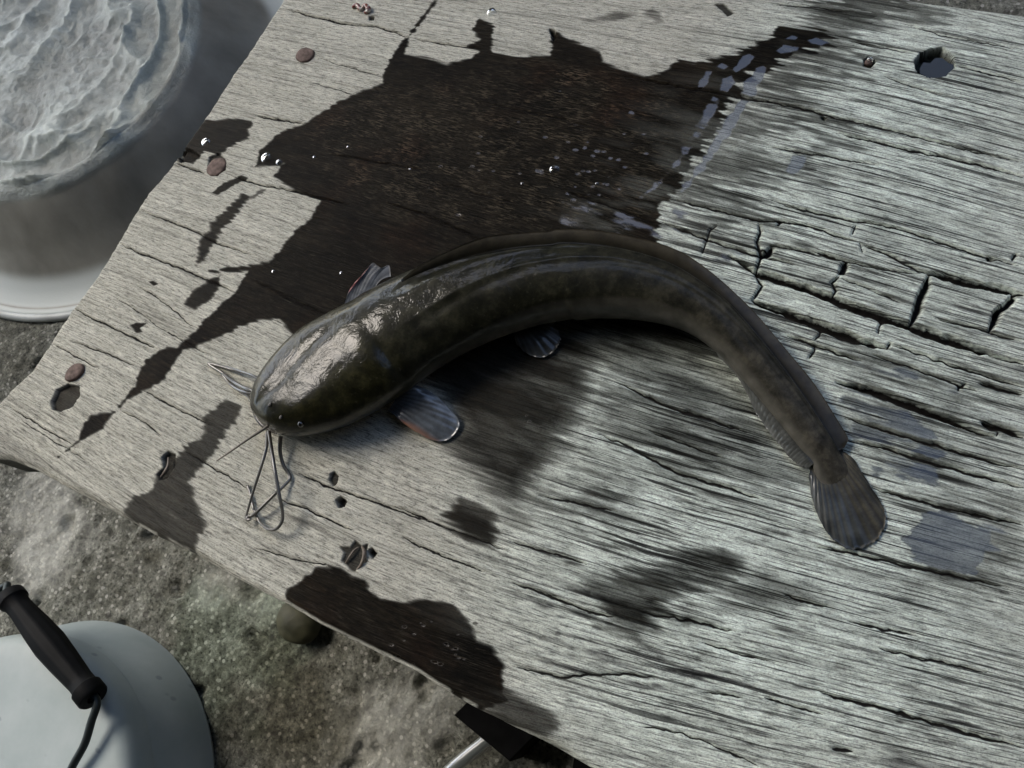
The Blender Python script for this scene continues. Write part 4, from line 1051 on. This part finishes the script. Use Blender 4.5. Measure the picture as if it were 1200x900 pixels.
# ------------------------------------------------------------------ small things on the ground
def build_small():
    # mossy stone
    M = Mat('mossy_stone'); M.set(color=M.ramp(M.noise(60, 5), [(.3, (.022, .023, .010)), (.7, (.070, .070, .036))]), rough=.7, normal=M.bump(M.noise(150, 4), .4, .001))
    c = P(350, 728, 0.010)
    n1, n2 = 24, 36
    th = np.linspace(0, np.pi, n1)[:, None]; ph = np.linspace(0, 2 * np.pi, n2, endpoint=False)[None]
    r_ = 1 + .25 * (fbm(np.cos(ph) * np.sin(th) * 1.4 + 3, np.sin(ph) * np.sin(th) * 1.4 + np.cos(th), 3, 501) - .5)
    V = np.stack([c[0] + .021 * r_ * np.sin(th) * np.cos(ph), c[1] + .0175 * r_ * np.sin(th) * np.sin(ph), c[2] + .014 * r_ * np.cos(th) + 0 * ph], -1)
    tag(mesh_np('stone', V.reshape(-1, 3), gridq(n1, n2, True), M.m), 'rounded olive green stone on the concrete under the table edge', 'stone')
    # black block with hose
    B = Mat('black_rubber'); B.set(color=B.ramp(B.noise(80, 3), [(.3, (.003, .003, .003)), (.7, (.007, .007, .007))]), rough=.8, spec=.04)
    def slab(name, quad, z0, z1):
        bot = [P(x, y, z1) for x, y in quad]; n = len(bot)
        bot = np.array(bot); cen = bot.mean(0)
        rings = []
        for z, s in ((z0, 1), (z1 - .003, 1), (z1 - .0008, .985), (z1, .96)):
            q = cen + (bot - cen) * s; q[:, 2] = z; rings.append(q)
        q = gridq(4, n, True)
        return mesh_np(name, np.concatenate(rings), np.vstack([q, [(3 * n, 3 * n + 1, 3 * n + 2, 3 * n + 3)]]), B.m, None, False)
    pump = empty('black_pump', tuple(P(575, 855, 0)))
    tag(pump, 'black plastic pump block with a clear hose, under the table edge', 'pump')
    attach(slab('housing', [(531,838),(597,893),(640,850),(574,796)], -.004, .045), pump)
    H = Mat('clear_hose'); H.set(color=(.20, .22, .21), rough=.3, trans=.35, coat=.3)
    pts = [P(590, 848, .028), P(570, 868, .030), P(550, 884, .030), P(530, 901, .028), P(505, 925, .02), P(480, 950, .008)]
    attach(tube('hose', pts, [.0052, .0052], H.m, None, 60, 16), pump)
    pr = slab('rubber_block', [(672,889),(668,915),(720,930),(730,895)], -.004, .05)
    tag(pr, 'small black block on the concrete at the table edge, without a hose', 'block')
    # nails
    N = Mat('rusty_nail'); N.set(color=N.ramp(N.noise(300, 5), [(.3, (.060, .038, .030)), (.55, (.13, .088, .072)), (.8, (.20, .145, .12))]), rough=.75, metal=.2, normal=N.bump(N.noise(500, 4), .5, .0006))
    for px, py, rx, ry, rot, dz in ((357.5, 64.5, 10.5, 9, .2, .0006), (254, 196, 11, 11, 0, -.0002), (87, 436, 9.5, 11.5, -.4, .0012), (1018, 73, 5, 5, 0, -.0008)):
        c = P(px, py, TZ + dz); sc = np.linalg.norm(P(px + 1, py + 1, TZ) - P(px, py, TZ)) / 1.414
        prf = [(1.0, -.004), (1.0, .0000), (.95, .0006), (.8, .0009), (.4, .0010), (.01, .0010)]
        seg = 28; q = np.linspace(0, 2 * np.pi, seg, endpoint=False)
        w = 1 + .10 * (vn(np.cos(q) * 1.5 + px, np.sin(q) * 1.5, 5) - .5) * 2
        V = np.concatenate([np.stack([c[0] + k * w * (rx * .80 * sc * np.cos(q) * math.cos(rot) - ry * .80 * sc * np.sin(q) * math.sin(rot)), c[1] + k * w * (rx * .80 * sc * np.cos(q) * math.sin(rot) + ry * .80 * sc * np.sin(q) * math.cos(rot)), np.full(seg, c[2] + z)], 1) for k, z in prf])
        attach(mesh_np('nail', V, gridq(6, seg, True)[:, ::-1], N.m, None, True), table)
    # water in the bolt hole
    Wt = Mat('water'); Wt.set(color=(.03, .035, .04), rough=.02, spec=.5, ior=1.33)
    hole = [(1078,80),(1082,73),(1090,74),(1096,68),(1104,68),(1112,74),(1118,76),(1117,82),(1108,90),(1090,92),(1078,86)]
    hp = np.array([P(x, y, TZ - .0012) for x, y in hole]); hc = hp.mean(0); hc[2] += .0001
    hb = hp.copy(); hb[:, 2] -= .0045
    n = len(hp)
    wv = np.vstack([hp, [hc], hb])
    wt = mesh_np('water_puddle', wv, [(k, k + n + 1, (k + 1) % n + n + 1, (k + 1) % n) for k in range(n)], Wt.m, None, False, None, [(k, (k + 1) % n, n) for k in range(n)])
    tag(wt, 'water standing in the round bolt hole of the wooden table', 'water')
    # drops
    D = Mat('water_drop'); D.set(color=(.85, .88, .9), rough=.01, trans=1.0, ior=1.33)
    random.seed(5)
    def drop(px, py, r, h, z=0.0):
        c = P(px, py, TZ + z); a = np.linspace(0, np.pi / 2, 9); seg = 24
        V = lathe(np.stack([r * np.cos(a) + 1e-5, h * np.sin(a)], 1), seg, c)
        q = np.linspace(0, 2 * np.pi, seg, endpoint=False)
        w = 1 + .25 * (vn(np.cos(q) + px, np.sin(q) + py, 3) - .5)
        V[..., 0] = c[0] + (V[..., 0] - c[0]) * w; V[..., 1] = c[1] + (V[..., 1] - c[1]) * w
        bt = np.array([[c[0], c[1], c[2] - .0006]])
        return mesh_np('water_drop', np.vstack([V.reshape(-1, 3), bt]), gridq(9, seg, True), D.m, None, True, None, [((j + 1) % seg, j, 9 * seg) for j in range(seg)])
    for px, py, r, h, lab in ((241, 166, .0032, .0012, 'clear water bubble in the wet hole at the end of the table'), (312, 184, .0036, .0013, 'large clear bubble at the left rim of the big wet stain'),
                              (327, 190, .002, .0013, 'small clear bubble beside the large bubble at the stain rim'), (576, 14, .0032, .0016, 'round water drop on dry wood above the big stain'),
                              (650, 198, .0030, .0012, 'glinting water drop in the middle of the big wet stain'), (1020, 70, .0018, .0016, 'tiny water drop on the nail near the bolt hole')):
        tag(drop(px, py, r, h), lab, 'drop')
    for px, py in ((408, 172), (368, 184), (320, 318), (400, 320), (612, 215), (700, 215), (480, 198)):
        tag(drop(px, py, random.uniform(.0006, .0011), .0004), 'tiny water drop on the dark wet wood', 'drop', 'tiny drops on the wet wood')
    # scrap of fish gut
    G = Mat('fish_scrap'); G.set(color=G.ramp(G.noise(350, 3), [(.42, (.16, .035, .025)), (.5, (.30, .22, .18)), (.6, (.55, .52, .46))]), rough=.25, coat=.6)
    pts = [P(x, y, TZ + z) for x, y, z in ((413, 9, .001), (418, 6, .0018), (423, 11, .0012), (428, 6, .0022), (432, 12, .0016), (427, 15, .001))]
    tag(tube('fish_scrap', pts, [.0010, .0017, .0012, .0020, .0009], G.m, None, 50, 10), 'small red and white scrap of fish on the dry end of the table', 'scrap')
    # splinters in the knots
    S = Mat('splinter_wood'); S.set(color=S.ramp(S.noise(200, 4, .6, S.coords((3, 1, 1))), [(.3, (.06, .045, .032)), (.7, (.22, .18, .135))]), rough=.5)
    for nm, pts, rad in (('splinter', ((424, 640, .0008), (427, 648, .0018), (424, 660, .0016), (418, 668, .0004)), (.0004, .0011, .0009, .0003)),
                         ('splinter', ((197, 536, .0004), (197, 545, .0012), (193, 553, .0012), (188, 559, .0003)), (.0003, .0008, .0008, .0003)),
                         ('splinter', ((405, 660, .0003), (410, 652, .001), (415, 645, .001), (420, 641, .0003)), (.0003, .0007, .0006, .0003))):
        attach(tube(nm, [P(x, y, TZ + z - .0006) for x, y, z in pts], rad, S.m, None, 20, 8), table)
build_small()
